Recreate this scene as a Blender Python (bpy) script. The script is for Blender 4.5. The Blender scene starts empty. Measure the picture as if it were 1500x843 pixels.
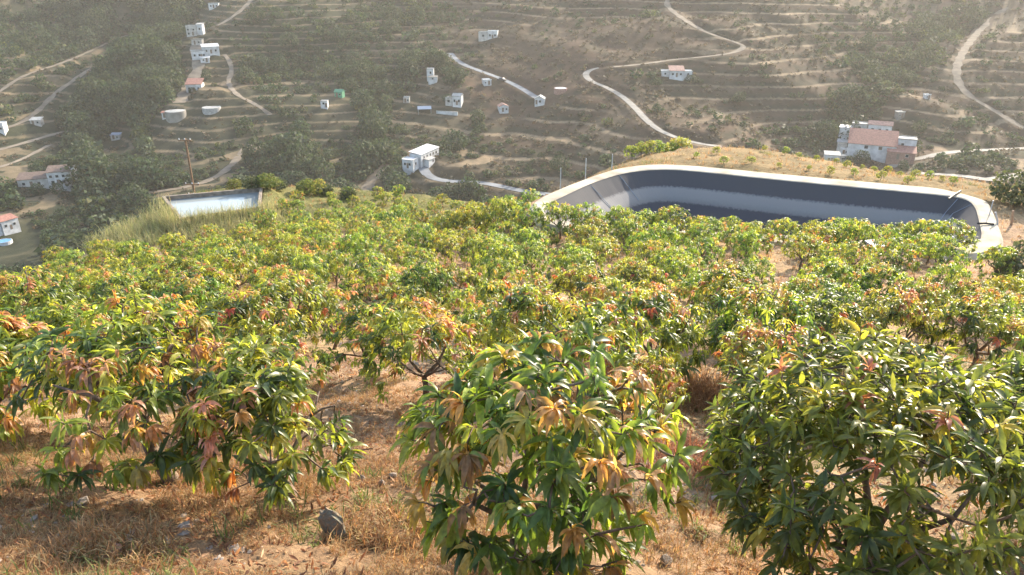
import bpy, math, random
import numpy as np

rng = np.random.default_rng(7)
random.seed(7)
SC = bpy.context.scene
COL = SC.collection
R = math.radians

# ------------------------------------------------------------------ camera maths
PITCH = R(24.0)
FPX = 1091.0
CP, SP = math.cos(PITCH), math.sin(PITCH)

def ray(px, py):
    x = (px - 750.0) / FPX
    y = (421.5 - py) / FPX
    return np.array([x, CP + y * SP, -SP + y * CP])

def P(px, py, Y):
    d = ray(px, py)
    return d * (Y / d[1])

def project(p):
    x, y, z = p
    dep = y * CP - z * SP
    v = y * SP + z * CP
    return 750 + FPX * x / dep, 421.5 - FPX * v / dep

# ------------------------------------------------------------------ noise
def _hash(ix, iy, s):
    h = (ix * 374761393 + iy * 668265263 + s * 1442695041) & 0xFFFFFFFF
    h = ((h ^ (h >> 13)) * 1274126177) & 0xFFFFFFFF
    h = h ^ (h >> 16)
    return (h & 0xFFFF) / 65535.0

def vnoise(x, y, s=0):
    ix = np.floor(x).astype(np.int64); iy = np.floor(y).astype(np.int64)
    fx = x - ix; fy = y - iy
    fx = fx * fx * (3 - 2 * fx); fy = fy * fy * (3 - 2 * fy)
    a = _hash(ix, iy, s); b = _hash(ix + 1, iy, s)
    c = _hash(ix, iy + 1, s); d = _hash(ix + 1, iy + 1, s)
    return (a * (1 - fx) + b * fx) * (1 - fy) + (c * (1 - fx) + d * fx) * fy - 0.5

def fbm(x, y, s=0, oct=4):
    v = 0; a = 1.0; f = 1.0
    for k in range(oct):
        v = v + a * vnoise(x * f, y * f, s + k * 17)
        a *= 0.5; f *= 2.03
    return v

def sstep(a, b, x):
    t = np.clip((x - a) / (b - a), 0, 1)
    return t * t * (3 - 2 * t)

# ------------------------------------------------------------------ terrain
class RBF:
    def __init__(self, pts, scale, lam):
        p = np.array(pts, float)
        self.s = scale
        self.c = p[:, :2] / scale
        n = len(p)
        A = np.zeros((n + 3, n + 3))
        A[:n, :n] = self.phi(self.c, self.c) + np.eye(n) * lam
        A[:n, n] = 1; A[:n, n + 1:] = self.c
        A[n, :n] = 1; A[n + 1:, :n] = self.c.T
        b = np.zeros(n + 3); b[:n] = p[:, 2]
        self.w = np.linalg.solve(A, b)
    def phi(self, a, b):
        r2 = ((a[:, None, :] - b[None, :, :]) ** 2).sum(-1)
        return 0.5 * r2 * np.log(r2 + 1e-12)
    def __call__(self, x, y):
        shp = np.shape(x)
        q = np.stack([np.ravel(x), np.ravel(y)], -1) / self.s
        out = np.empty(len(q)); n = len(self.c)
        for i in range(0, len(q), 40000):
            k = q[i:i + 40000]
            out[i:i + 40000] = self.phi(k, self.c) @ self.w[:n] + self.w[n] + k @ self.w[n + 1:]
        return out.reshape(shp)

near_pts = [(0, -8, -0.6), (0, 0, -1.6), (-4, 0, -1.6), (4, 0, -1.6), (0, 2.5, -3.2), (-3, 2.5, -3.2), (3, 2.5, -3.25),
            (0, 4.4, -4.28), (-2.5, 4.4, -4.2), (2.6, 4.3, -4.35), (0, 6, -4.85), (-3.4, 6, -4.75), (4, 6, -4.95),
            (0, 8, -5.55), (0, 12.1, -7.05), (-8, 12, -6.8), (8, 12, -7.2), (0, 18, -9.0), (-9.3, 16, -8.3), (-14, 20, -10.0), (13, 20, -9.9),
            (0, 24, -10.9), (0, 31, -12.8), (0, 36, -14.1), (0, 42, -15.0), (18, 28, -12.3), (18, 33, -12.9), (25, 36, -14.0), (26, 30, -13.2),
            (10, 37, -13.7), (20, 37, -14.0), (20, 43, -14.1), (10, 50, -14.1), (20, 52, -14.1), (30, 45, -14.3),
            (20, 62, -15.0), (22, 66, -15.7), (30, 58, -15.8), (32, 53, -15.0), (40, 54, -16.2), (12, 60, -15.0), (-14, 30, -12.9), (-19, 28, -13.3), (-26, 36, -16.4), (-26, 46, -17.0),
            (-18, 40, -15.7), (-16, 45, -16.5), (-22, 51, -16.2), (-8, 55, -17.3), (-6, 47, -16.4), (-8, 40, -15.2), (0, 50, -16.4),
            (-40, 20, -13.5), (45, 20, -12.5), (60, 50, -16), (-30, -40, 4), (30, -40, 4), (0, -80, 18), (45, 55, -16.5)]
N_RBF = RBF(near_pts, 20.0, 0.002)

_far_px = [(1290,210,300),(620,230,270),(800,285,240),(70,265,230),(10,335,185),(285,130,330),(268,165,305),(285,45,385),(320,10,420),
  (230,240,252),(160,210,292),(220,80,400),(120,230,255),(0,150,300),(80,100,350),(0,0,430),(150,0,452),(40,190,285),(450,200,285),(450,100,350),(450,0,430),
  (370,215,270),(560,250,260),(600,160,312),(585,200,285),(640,110,345),(600,30,430),(700,90,350),(715,50,385),(740,0,435),(850,60,370),(870,100,335),
  (760,130,322),(1000,107,330),(950,180,285),(1050,215,262),(760,200,282),(680,260,252),(1080,65,360),(980,5,410),(1230,200,305),(1300,120,358),(1400,40,432),
  (1450,60,390),(1400,120,345),(1490,190,300),(1450,225,270),(1450,260,236),(1150,100,338),(1150,30,396),(1250,50,402),(1200,150,314),(1330,170,312),
  (1500,20,420),(1180,210,285)]
far_pts = [tuple(P(*q)) for q in _far_px]
for (px, Y, z) in [(-100, 520, 8), (150, 540, 10), (300, 510, 10), (450, 520, 12), (740, 530, 14), (980, 500, 14), (1150, 490, 12), (1400, 530, 6), (1600, 510, 10),
                   (-100, 700, 80), (450, 720, 90), (980, 700, 90), (1600, 700, 90)]:
    d = ray(px, -60); far_pts.append((d[0] * Y / d[1], Y, z))
far_pts += [(0, 120, -84), (-60, 150, -76), (-110, 120, -74), (100, 140, -84), (180, 170, -80), (0, 40, -78), (-80, 40, -70), (80, 40, -76), (0, -20, -70),
            (-330, 250, -50), (-420, 400, -10), (400, 300, -50), (480, 450, 0), (-250, 60, -60), (250, 60, -70), (-450, 100, -30), (450, 100, -30)]
F_RBF = RBF(far_pts, 120.0, 0.0008)

NEARPOLY = np.array([(-48,-90),(-46,0),(-36,27),(-29.5,38),(-27.5,47),(-24.5,56),(-16,59),(-7,58),(0,52),(5,55),(11,63),(20,66.5),(30,60),(40,57),(55,51),(80,30),(92,-90)], float)

def seg_dist(x, y, poly, closed=True):
    d = np.full(np.shape(x), 1e9)
    n = len(poly)
    for i in range(n if closed else n - 1):
        a = poly[i]; b = poly[(i + 1) % n]
        ab = b - a
        t = np.clip(((x - a[0]) * ab[0] + (y - a[1]) * ab[1]) / (ab @ ab + 1e-12), 0, 1)
        d = np.minimum(d, np.hypot(x - a[0] - t * ab[0], y - a[1] - t * ab[1]))
    return d

def inside(x, y, poly):
    c = np.zeros(np.shape(x), bool)
    n = len(poly)
    for i in range(n):
        x1, y1 = poly[i]; x2, y2 = poly[(i + 1) % n]
        cond = ((y1 > y) != (y2 > y)) & (x < (x2 - x1) * (y - y1) / (y2 - y1 + 1e-12) + x1)
        c ^= cond
    return c

def sdist(x, y, poly):
    return seg_dist(x, y, poly) * np.where(inside(x, y, poly), -1.0, 1.0)

# reservoir rim, on the level z = RZ
RZ = -14.0
def onz(px, py, z):
    d = ray(px, py); return d[:2] * (z / d[2])
def chaikin(p, n=2, closed=True):
    p = np.array(p, float)
    for _ in range(n):
        q = np.roll(p, -1, 0) if closed else p[1:]
        a = p if closed else p[:-1]
        new = np.empty((2 * len(a), p.shape[1]))
        new[0::2] = .75 * a + .25 * q; new[1::2] = .25 * a + .75 * q
        if not closed:
            new = np.vstack([p[:1], new, p[-1:]])
        p = new
    return p
RES_IN = chaikin([onz(*q, RZ) for q in [(794,304),(830,287),(864,270.6),(908,256),(947,250.5),(985,250),(1031,254),(1130,264.6),(1253,276.5),(1377,287.5),(1415,293),(1428,303),(1434,325),(1440,356),(1405,364),(1250,352),(1000,338),(850,330),(800,320)]], 2)
RES_OUT = chaikin([onz(*q, RZ) for q in [(772,302),(809,282.5),(859,263),(898,249.5),(938,243.2),(978,242),(1039,246.5),(1130,255.5),(1253,267),(1377,277.5),(1424,282.5),(1447,294),(1457,318),(1474,366),(1420,380),(1250,366),(1000,350),(840,342),(780,326)]], 2)
# small irrigation pool, level z = PZ
PZ = -16.0
PL = [onz(*q, PZ) for q in [(243, 294), (381, 281.5), (378, 309), (268, 325)]]
POOL = np.array(PL)
if True:
    a = 0
    c = POOL.mean(0)
POOL_OUT = c + (POOL - c) * 1.10

ROADS = []     # (polyline Nx3, width)

def terrace(z, h, flat):
    t = z / h
    k = np.floor(t); f = t - k
    g = np.where(f < flat, 0.12 * f / flat, 0.12 + 0.88 * (f - flat) / (1 - flat))
    return (k + g) * h, f

def far_height(x, y, detail=True):
    z = F_RBF(x, y)
    if not detail:
        return z
    z = z + 10.5 * fbm(x / 52, y / 52, 3, 2) + 1.8 * fbm(x / 14, y / 14, 5, 2)
    tz = z + 0.02 * x + 3.0 * fbm(x / 70 + 9, y / 70, 11, 2)
    wl = sstep(-15, -45, x)
    zt1, f1 = terrace(tz, 3.7, 0.22)
    zt2, f2 = terrace(tz, 2.5, 0.26)
    m = terr_mask(x, y)
    return z + m * ((zt1 - tz) * (1 - wl) + (zt2 - tz) * wl)

def terr_mask(x, y):
    m = sstep(-0.5, -0.2, fbm(x / 55 + 4, y / 55 + 7, 21, 2))
    # the bare brown spur keeps a smooth face
    s = np.exp(-(((x - 30) / 38) ** 2 + ((y - 365) / 32) ** 2))
    return np.clip(m * (1 - 1.2 * s), 0, 1) * sstep(150, 220, y)

def terr_edge(x, y, bank=False):
    z = F_RBF(x, y) + 10.5 * fbm(x / 52, y / 52, 3, 2) + 1.8 * fbm(x / 14, y / 14, 5, 2)
    tz = z + 0.02 * x + 3.0 * fbm(x / 70 + 9, y / 70, 11, 2)
    wl = sstep(-15, -45, x)
    f1 = np.mod(tz / 3.7, 1); f2 = np.mod(tz / 2.5, 1)
    e1 = np.where(f1 < .22, 1.0, 0) ; e2 = np.where(f2 < .26, 1.0, 0)
    if bank:
        b1 = sstep(.22, .26, f1) * sstep(.75, .4, f1); b2 = sstep(.26, .3, f2) * sstep(.75, .45, f2)
        return (b1 * (1 - wl) + b2 * wl) * terr_mask(x, y)
    return (e1 * (1 - wl) + e2 * wl) * terr_mask(x, y)

def near_height(x, y):
    z = N_RBF(x, y)
    sd = sdist(x, y, NEARPOLY)
    z = z - 0.75 * np.maximum(sd, 0) - 0.25 * np.clip(sd + 2, 0, 4) ** 2 / 8
    return z, sd

def height(x, y, roads=True):
    x = np.asarray(x, float); y = np.asarray(y, float)
    zn, sd = near_height(x, y)
    nw = sstep(40, 5, np.hypot(x, y))
    zn = zn + 0.35 * fbm(x / 5, y / 5, 31, 3) * sstep(3, 9, y) * 0.8 + 0.13 * fbm(x / .8, y / .8, 37, 4) + .07 * np.maximum(fbm(x / .3, y / .3, 39, 2), 0) * sstep(30, 15, y)
    # low bank steps between the orchard rows
    zf = far_height(x, y)
    d = zn - zf
    k = 3.0
    z = np.where(d > k, zn, np.where(d < -k, zf, zf + (d + k) ** 2 / (4 * k)))
    # reservoir hollow
    si = sdist(x, y, RES_IN); so = sdist(x, y, RES_OUT)
    w = sstep(2.2, 0.2, so)
    z = z * (1 - w) + (RZ - 0.18) * w
    z = np.where(si < 0.3, RZ - 0.2 + np.minimum(1.35 * (si - .3), 0), z)
    z = np.maximum(z, np.where(si < .3, RZ - 4.4, -1e9))
    # pool hollow
    sp = sdist(x, y, POOL_OUT)
    w = sstep(1.5, 0.2, sp)
    z = z * (1 - w) + (PZ + 0.15) * w
    z = np.where(sp < -0.12, PZ - 1.6, z)
    if roads:
        for pl, wd in ROADS:
            r = wd / 2 + 4
            lo = pl[:, :2].min(0) - r; hi = pl[:, :2].max(0) + r
            msk = (x > lo[0]) & (x < hi[0]) & (y > lo[1]) & (y < hi[1])
            if not msk.any():
                continue
            xs = x[msk]; ys = y[msk]
            bd = np.full(xs.shape, 1e9); bz = np.zeros(xs.shape)
            for i in range(len(pl) - 1):
                a = pl[i]; b = pl[i + 1]
                near = (xs > min(a[0], b[0]) - r) & (xs < max(a[0], b[0]) + r) & (ys > min(a[1], b[1]) - r) & (ys < max(a[1], b[1]) + r)
                if not near.any():
                    continue
                ab = b[:2] - a[:2]
                t = np.clip(((xs[near] - a[0]) * ab[0] + (ys[near] - a[1]) * ab[1]) / (ab @ ab + 1e-9), 0, 1)
                dd = np.hypot(xs[near] - a[0] - t * ab[0], ys[near] - a[1] - t * ab[1])
                zz = a[2] + t * (b[2] - a[2])
                better = dd < bd[near]
                idx = np.where(near)[0][better]
                bd[idx] = dd[better]; bz[idx] = zz[better]
            w = sstep(r, wd / 2 + .6, bd)
            z[msk] = z[msk] * (1 - w) + (bz - 0.05) * w
    return z

_T = np.concatenate([np.arange(2, 80, .12), np.arange(80, 700, .5)])
def hits(pxs, far=False, roads=False):
    out = []
    for (px, py) in pxs:
        d = ray(px, py)
        T = _T[_T > 90] if far else _T
        x = d[0] * T; y = d[1] * T; z = d[2] * T
        h = height(x, y, roads)
        b = np.where(z <= h)[0]
        if len(b) == 0:
            i = len(T) - 1; t = T[i]
        else:
            i = b[0]
            if i == 0: t = T[0]
            else:
                g0 = z[i - 1] - h[i - 1]; g1 = z[i] - h[i]
                t = T[i - 1] + (T[i] - T[i - 1]) * g0 / (g0 - g1 + 1e-9)
        q = d * t
        q[2] = float(height(np.array([q[0]]), np.array([q[1]]), roads)[0])
        out.append(q)
    return np.array(out)
def hit(px, py, far=False):
    return hits([(px, py)], far, roads=True)[0]
def gz(x, y):
    return float(height(np.array([x]), np.array([y]))[0])

# ------------------------------------------------------------------ materials
def newmat(name):
    m = bpy.data.materials.new(name); m.use_nodes = True
    return m, m.node_tree.nodes, m.node_tree.links, m.node_tree.nodes['Principled BSDF']

def simple(name, col, rough=.8, var=.25, scale=3.0, spec=.3, bump=0.0, dirt=None):
    m, n, l, b = newmat(name)
    tc = n.new('ShaderNodeTexCoord'); nz = n.new('ShaderNodeTexNoise')
    nz.inputs['Scale'].default_value = scale; nz.inputs['Detail'].default_value = 6
    l.new(tc.outputs['Object'], nz.inputs['Vector'])
    mx = n.new('ShaderNodeMix'); mx.data_type = 'RGBA'
    c = np.array(col)
    d = np.array(dirt) if dirt else c * (1 - var)
    mx.inputs[6].default_value = (*np.clip(c * (1 + var * .5), 0, 1), 1); mx.inputs[7].default_value = (*d, 1)
    rp = n.new('ShaderNodeMapRange'); rp.inputs[1].default_value = .35; rp.inputs[2].default_value = .68
    l.new(nz.outputs['Fac'], rp.inputs[0]); l.new(rp.outputs[0], mx.inputs[0])
    l.new(mx.outputs[2], b.inputs['Base Color'])
    b.inputs['Roughness'].default_value = rough; b.inputs['Specular IOR Level'].default_value = spec
    if bump:
        bp = n.new('ShaderNodeBump'); bp.inputs['Strength'].default_value = bump; bp.inputs['Distance'].default_value = .05
        l.new(nz.outputs['Fac'], bp.inputs['Height']); l.new(bp.outputs[0], b.inputs['Normal'])
    return m

def leafmat(name, trans=.4, rough=.4, spec=.5, hue=.03, tint=(1.25, 1.2, .55)):
    m, n, l, b = newmat(name)
    at = n.new('ShaderNodeAttribute'); at.attribute_name = 'Col'
    oi = n.new('ShaderNodeObjectInfo')
    hs = n.new('ShaderNodeHueSaturation')
    mr = n.new('ShaderNodeMapRange'); mr.inputs[3].default_value = .5 - hue; mr.inputs[4].default_value = .5 + hue
    l.new(oi.outputs['Random'], mr.inputs[0]); l.new(mr.outputs[0], hs.inputs['Hue'])
    l.new(at.outputs['Color'], hs.inputs['Color'])
    tc = n.new('ShaderNodeTexCoord'); nz = n.new('ShaderNodeTexNoise'); nz.inputs['Scale'].default_value = 26; nz.inputs['Detail'].default_value = 3
    l.new(tc.outputs['Object'], nz.inputs['Vector'])
    rv = n.new('ShaderNodeMapRange'); rv.inputs[1].default_value = .3; rv.inputs[2].default_value = .7; rv.inputs[3].default_value = .68; rv.inputs[4].default_value = 1.28
    l.new(nz.outputs['Fac'], rv.inputs[0]); l.new(rv.outputs[0], hs.inputs['Value'])
    l.new(hs.outputs[0], b.inputs['Base Color'])
    b.inputs['Roughness'].default_value = rough; b.inputs['Specular IOR Level'].default_value = spec
    tr = n.new('ShaderNodeBsdfTranslucent')
    mu = n.new('ShaderNodeMix'); mu.data_type = 'RGBA'; mu.blend_type = 'MULTIPLY'; mu.inputs[0].default_value = 1
    l.new(hs.outputs[0], mu.inputs[6]); mu.inputs[7].default_value = (tint[0] * 1.6, tint[1] * 1.6, tint[2] * 1.6, 1)
    l.new(mu.outputs[2], tr.inputs['Color'])
    ms = n.new('ShaderNodeMixShader'); ms.inputs[0].default_value = trans
    l.new(b.outputs[0], ms.inputs[1]); l.new(tr.outputs[0], ms.inputs[2])
    l.new(ms.outputs[0], n['Material Output'].inputs['Surface'])
    return m

M = {}
M['leaf'] = leafmat('mango_leaf', .52, .38, .5)
M['scrub'] = leafmat('scrub_leaf', .25, .7, .2, .02, (1.0, 1.0, .7))
M['straw'] = leafmat('straw', .35, .7, .25, .0, (1.1, .95, .7))
M['bark'] = simple('bark', (.16, .115, .085), .9, .5, 14, bump=.5)
M['white'] = simple('limewash', (.52, .52, .52), .8, .3, .5)
M['white_old'] = simple('weathered_limewash', (.42, .40, .37), .85, .35, .6)
M['tile'] = simple('clay_roof_tiles', (.30, .145, .11), .85, .35, 1.5)
M['tilepink'] = simple('faded_roof_tiles', (.30, .175, .145), .85, .35, 1.2)
M['tilebrown'] = simple('old_roof_tiles', (.15, .105, .085), .9, .35, 1.5)
M['greyroof'] = simple('cement_roof', (.32, .32, .31), .8, .3, 1.0)
M['brick'] = simple('bare_brickwork', (.30, .17, .13), .9, .3, 2)
M['glass'] = simple('dark_window_glass', (.03, .035, .04), .15, .2, 2, .6)
M['wood'] = simple('grey_wood', (.20, .15, .11), .9, .45, 9, bump=.3)
M['polewood'] = simple('pole_wood', (.24, .15, .09), .9, .4, 6)
M['metal'] = simple('galvanised_metal', (.42, .43, .44), .5, .2, 4, .5)
M['concrete'] = simple('concrete_road', (.34, .34, .33), .9, .2, .35)
M['paleconc'] = simple('pale_concrete', (.235, .22, .195), .9, .25, .4)
M['asphaltish'] = simple('worn_grey_road', (.165, .18, .195), .9, .25, .3)
M['dirtroad'] = simple('dirt_track', (.17, .14, .105), 1, .35, .3)
M['paledirt'] = simple('pale_dirt_track', (.20, .165, .125), 1, .35, .3)
M['rock'] = simple('stone', (.30, .25, .21), .95, .4, 8, bump=.6)
M['redrock'] = simple('reddish_stone', (.38, .22, .15), .95, .35, 9, bump=.6)
M['sleeve'] = simple('grey_green_plastic', (.16, .18, .17), .55, .3, 10, .4)
M['cardboard'] = simple('brown_board', (.34, .23, .15), .9, .3, 8)
M['blueplastic'] = simple('blue_plastic', (.12, .30, .50), .5, .2, 2, .4)
M['greenplastic'] = simple('green_cladding', (.08, .26, .15), .7, .25, 2)
M['bluegrey'] = simple('blue_grey_box', (.26, .31, .38), .6, .2, 3, .4)
M['tankwater'] = simple('pale_tank_cover', (.5, .53, .56), .4, .1, .6, .5)
M['rim'] = simple('cream_geotextile', (.40, .36, .285), .9, .3, .7, dirt=(.25, .215, .165))
M['black'] = simple('plain_black', (.02, .02, .022), .5, .2, 4)
M['carpaint'] = simple('dark_car_paint', (.03, .035, .045), .3, .1, 2, .6)

def liner_mat():
    m, n, l, b = newmat('reservoir_liner')
    geo = n.new('ShaderNodeNewGeometry'); sx = n.new('ShaderNodeSeparateXYZ'); l.new(geo.outputs['Position'], sx.inputs[0])
    nz = n.new('ShaderNodeTexNoise'); nz.inputs['Scale'].default_value = 1.0; nz.inputs['Detail'].default_value = 5
    mp = n.new('ShaderNodeMapping'); mp.inputs['Scale'].default_value = (7.5, 7.5, .12)
    l.new(geo.outputs['Position'], mp.inputs[0]); l.new(mp.outputs[0], nz.inputs['Vector'])
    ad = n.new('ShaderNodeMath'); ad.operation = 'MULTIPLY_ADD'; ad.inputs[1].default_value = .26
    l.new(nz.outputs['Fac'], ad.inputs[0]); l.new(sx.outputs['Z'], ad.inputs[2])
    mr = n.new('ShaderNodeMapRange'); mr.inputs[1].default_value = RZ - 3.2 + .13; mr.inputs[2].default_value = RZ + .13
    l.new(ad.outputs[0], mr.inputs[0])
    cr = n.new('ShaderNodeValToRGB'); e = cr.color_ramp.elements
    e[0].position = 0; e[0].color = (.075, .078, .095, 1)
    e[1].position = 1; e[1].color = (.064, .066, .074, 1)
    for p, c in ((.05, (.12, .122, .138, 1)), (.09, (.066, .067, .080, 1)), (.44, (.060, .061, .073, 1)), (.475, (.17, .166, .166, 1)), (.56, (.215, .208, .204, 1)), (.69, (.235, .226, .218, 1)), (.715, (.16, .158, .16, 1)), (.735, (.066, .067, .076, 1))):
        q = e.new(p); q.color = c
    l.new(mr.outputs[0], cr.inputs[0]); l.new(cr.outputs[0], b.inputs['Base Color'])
    b.inputs['Roughness'].default_value = .75; b.inputs['Specular IOR Level'].default_value = .12
    return m
M['liner'] = liner_mat()

def water_mat():
    m, n, l, b = newmat('pool_water')
    b.inputs['Base Color'].default_value = (.25, .28, .28, 1)
    b.inputs['Roughness'].default_value = .16
    b.inputs['Specular IOR Level'].default_value = .6
    tc = n.new('ShaderNodeTexCoord'); nz = n.new('ShaderNodeTexNoise'); nz.inputs['Scale'].default_value = 1.2
    l.new(tc.outputs['Object'], nz.inputs['Vector'])
    bp = n.new('ShaderNodeBump'); bp.inputs['Strength'].default_value = .08; bp.inputs['Distance'].default_value = .1
    l.new(nz.outputs['Fac'], bp.inputs['Height']); l.new(bp.outputs[0], b.inputs['Normal'])
    return m
M['water'] = water_mat()

def ground_mat():
    m, n, l, b = newmat('ground_soil')
    at = n.new('ShaderNodeAttribute'); at.attribute_name = 'Col'
    geo = n.new('ShaderNodeNewGeometry')
    def noise(s, d=8):
        z = n.new('ShaderNodeTexNoise'); z.inputs['Scale'].default_value = s; z.inputs['Detail'].default_value = d; z.inputs['Roughness'].default_value = .65
        l.new(geo.outputs['Position'], z.inputs['Vector']); return z
    n1 = noise(5.0); n2 = noise(.28); n3 = noise(38, 4)
    cr = n.new('ShaderNodeValToRGB'); e = cr.color_ramp.elements
    e[0].position = .3; e[0].color = (.52, .50, .50, 1); e[1].position = .72; e[1].color = (1.3, 1.28, 1.25, 1)
    l.new(n1.outputs['Fac'], cr.inputs[0])
    cr2 = n.new('ShaderNodeValToRGB'); e = cr2.color_ramp.elements
    e[0].position = .34; e[0].color = (.62, .66, .62, 1); e[1].position = .68; e[1].color = (1.25, 1.2, 1.12, 1)
    l.new(n2.outputs['Fac'], cr2.inputs[0])
    a = n.new('ShaderNodeMix'); a.data_type = 'RGBA'; a.blend_type = 'MULTIPLY'; a.inputs[0].default_value = 1
    l.new(at.outputs['Color'], a.inputs[6]); l.new(cr.outputs[0], a.inputs[7])
    c = n.new('ShaderNodeMix'); c.data_type = 'RGBA'; c.blend_type = 'MULTIPLY'; c.inputs[0].default_value = 1
    l.new(a.outputs[2], c.inputs[6]); l.new(cr2.outputs[0], c.inputs[7])
    l.new(c.outputs[2], b.inputs['Base Color'])
    b.inputs['Roughness'].default_value = 1; b.inputs['Specular IOR Level'].default_value = .1
    ad = n.new('ShaderNodeMath'); ad.operation = 'MULTIPLY_ADD'; ad.inputs[1].default_value = .35
    l.new(n3.outputs['Fac'], ad.inputs[0]); l.new(n1.outputs['Fac'], ad.inputs[2])
    bp = n.new('ShaderNodeBump'); bp.inputs['Strength'].default_value = .7; bp.inputs['Distance'].default_value = .08
    l.new(ad.outputs[0], bp.inputs['Height']); l.new(bp.outputs[0], b.inputs['Normal'])
    return m
M['ground'] = ground_mat()

# ------------------------------------------------------------------ object helpers
def tag(o, label=None, cat=None, group=None, kind=None):
    if label: o['label'] = label
    if cat: o['category'] = cat
    if group: o['group'] = group
    if kind: o['kind'] = kind
    return o

def empty(name, loc, rz=0, **k):
    o = bpy.data.objects.new(name, None); COL.objects.link(o)
    o.location = loc; o.rotation_euler = (0, 0, rz); o.empty_display_size = .3
    return tag(o, **k)

def mesh_np(name, V, F, mat, col=None, smooth=False):
    """V (n,3); F list of int arrays (each m x k); col per-vertex rgb"""
    me = bpy.data.meshes.new(name)
    if not isinstance(F, list): F = [F]
    F = [f for f in F if len(f)]
    nl = sum(f.size for f in F); nf = sum(len(f) for f in F)
    me.vertices.add(len(V)); me.vertices.foreach_set('co', np.asarray(V, np.float32).ravel())
    me.loops.add(nl); me.loops.foreach_set('vertex_index', np.concatenate([f.ravel() for f in F]).astype(np.int32))
    me.polygons.add(nf)
    tot = np.concatenate([np.full(len(f), f.shape[1]) for f in F]); st = np.concatenate([[0], np.cumsum(tot)[:-1]])
    me.polygons.foreach_set('loop_start', st.astype(np.int32))
    me.polygons.foreach_set('use_smooth', np.full(nf, smooth))
    me.update(calc_edges=True); me.validate()
    if col is not None:
        ca = me.color_attributes.new('Col', 'FLOAT_COLOR', 'POINT')
        c4 = np.ones((len(V), 4), np.float32); c4[:, :3] = col
        ca.data.foreach_set('color', c4.ravel())
    me.materials.append(mat)
    return me

def obj(name, me, parent=None, loc=None, **k):
    o = bpy.data.objects.new(name, me); COL.objects.link(o)
    if parent: o.parent = parent
    if loc is not None: o.location = loc
    return tag(o, **k)

class MB:
    def __init__(s): s.v = []; s.f = []
    def add(s, v, f):
        b = len(s.v); s.v += [tuple(q) for q in v]; s.f += [tuple(i + b for i in q) for q in f]; return s
    def box(s, x0, x1, y0, y1, z0, z1):
        return s.add([(x0,y0,z0),(x1,y0,z0),(x1,y1,z0),(x0,y1,z0),(x0,y0,z1),(x1,y0,z1),(x1,y1,z1),(x0,y1,z1)],
                     [(0,3,2,1),(4,5,6,7),(0,1,5,4),(1,2,6,5),(2,3,7,6),(3,0,4,7)])
    def gable(s, x0, x1, y0, y1, z, h, t=.14, axis='x'):
        # two thick slopes with the ridge along the axis
        if axis == 'x':
            ym = (y0 + y1) / 2
            v = [(x0,y0,z),(x1,y0,z),(x1,ym,z+h),(x0,ym,z+h),(x0,y1,z),(x1,y1,z)]
        else:
            xm = (x0 + x1) / 2
            v = [(x0,y1,z),(x0,y0,z),(xm,y0,z+h),(xm,y1,z+h),(x1,y1,z),(x1,y0,z)]
        w = [(a, b, c - t) for a, b, c in v]
        return s.add(v + w, [(0,1,2,3),(3,2,5,4),(9,8,7,6),(10,11,8,9),(0,6,7,1),(4,5,11,10),(0,3,9,6),(3,4,10,9),(1,7,8,2),(2,8,11,5)])
    def shed(s, x0, x1, y0, y1, zf, zb, t=.14):
        v = [(x0,y0,zf),(x1,y0,zf),(x1,y1,zb),(x0,y1,zb)]
        w = [(a, b, c - t) for a, b, c in v]
        return s.add(v + w, [(0,1,2,3),(7,6,5,4),(0,4,5,1),(1,5,6,2),(2,6,7,3),(3,7,4,0)])
    def tube(s, pts, rad, n=8, cap=True):
        pts = np.array(pts, float); rad = np.broadcast_to(rad, (len(pts),))
        V = []; 
        up = np.array([.13, .31, .94])
        for i, p in enumerate(pts):
            d = pts[min(i + 1, len(pts) - 1)] - pts[max(i - 1, 0)]; d /= np.linalg.norm(d) + 1e-9
            a = np.cross(d, up if abs(d @ up) < .97 else np.array([1., 0, 0])); a /= np.linalg.norm(a); b = np.cross(d, a)
            for k in range(n):
                t = 2 * math.pi * k / n
                V.append(p + rad[i] * (a * math.cos(t) + b * math.sin(t)))
        Fc = []
        for i in range(len(pts) - 1):
            for k in range(n):
                Fc.append((i * n + k, i * n + (k + 1) % n, (i + 1) * n + (k + 1) % n, (i + 1) * n + k))
        if cap:
            Fc.append(tuple(range(n))[::-1]); Fc.append(tuple((len(pts) - 1) * n + k for k in range(n)))
        return s.add(V, Fc)
    def lathe(s, prof, n=24, c=(0, 0)):
        V = []; Fc = []
        for r, z in prof:
            for k in range(n):
                t = 2 * math.pi * k / n; V.append((c[0] + r * math.cos(t), c[1] + r * math.sin(t), z))
        for i in range(len(prof) - 1):
            for k in range(n):
                Fc.append((i * n + k, i * n + (k + 1) % n, (i + 1) * n + (k + 1) % n, (i + 1) * n + k))
        return s.add(V, Fc)
    def mesh(s, name, mat, smooth=False):
        me = bpy.data.meshes.new(name); me.from_pydata(s.v, [], s.f); me.update(); me.materials.append(mat)
        if smooth: me.polygons.foreach_set('use_smooth', np.ones(len(me.polygons), bool))
        return me
    def build(s, name, mat, parent=None, loc=None, smooth=False, **k):
        return obj(name, s.mesh(name, mat, smooth), parent, loc, **k)

ORD = ['leftmost', 'second from the left', 'third from the left', 'fourth from the left', 'fifth from the left', 'sixth from the left',
       'seventh from the left', 'eighth from the left', 'ninth from the left', 'tenth from the left', 'eleventh from the left', 'twelfth from the left']

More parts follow.
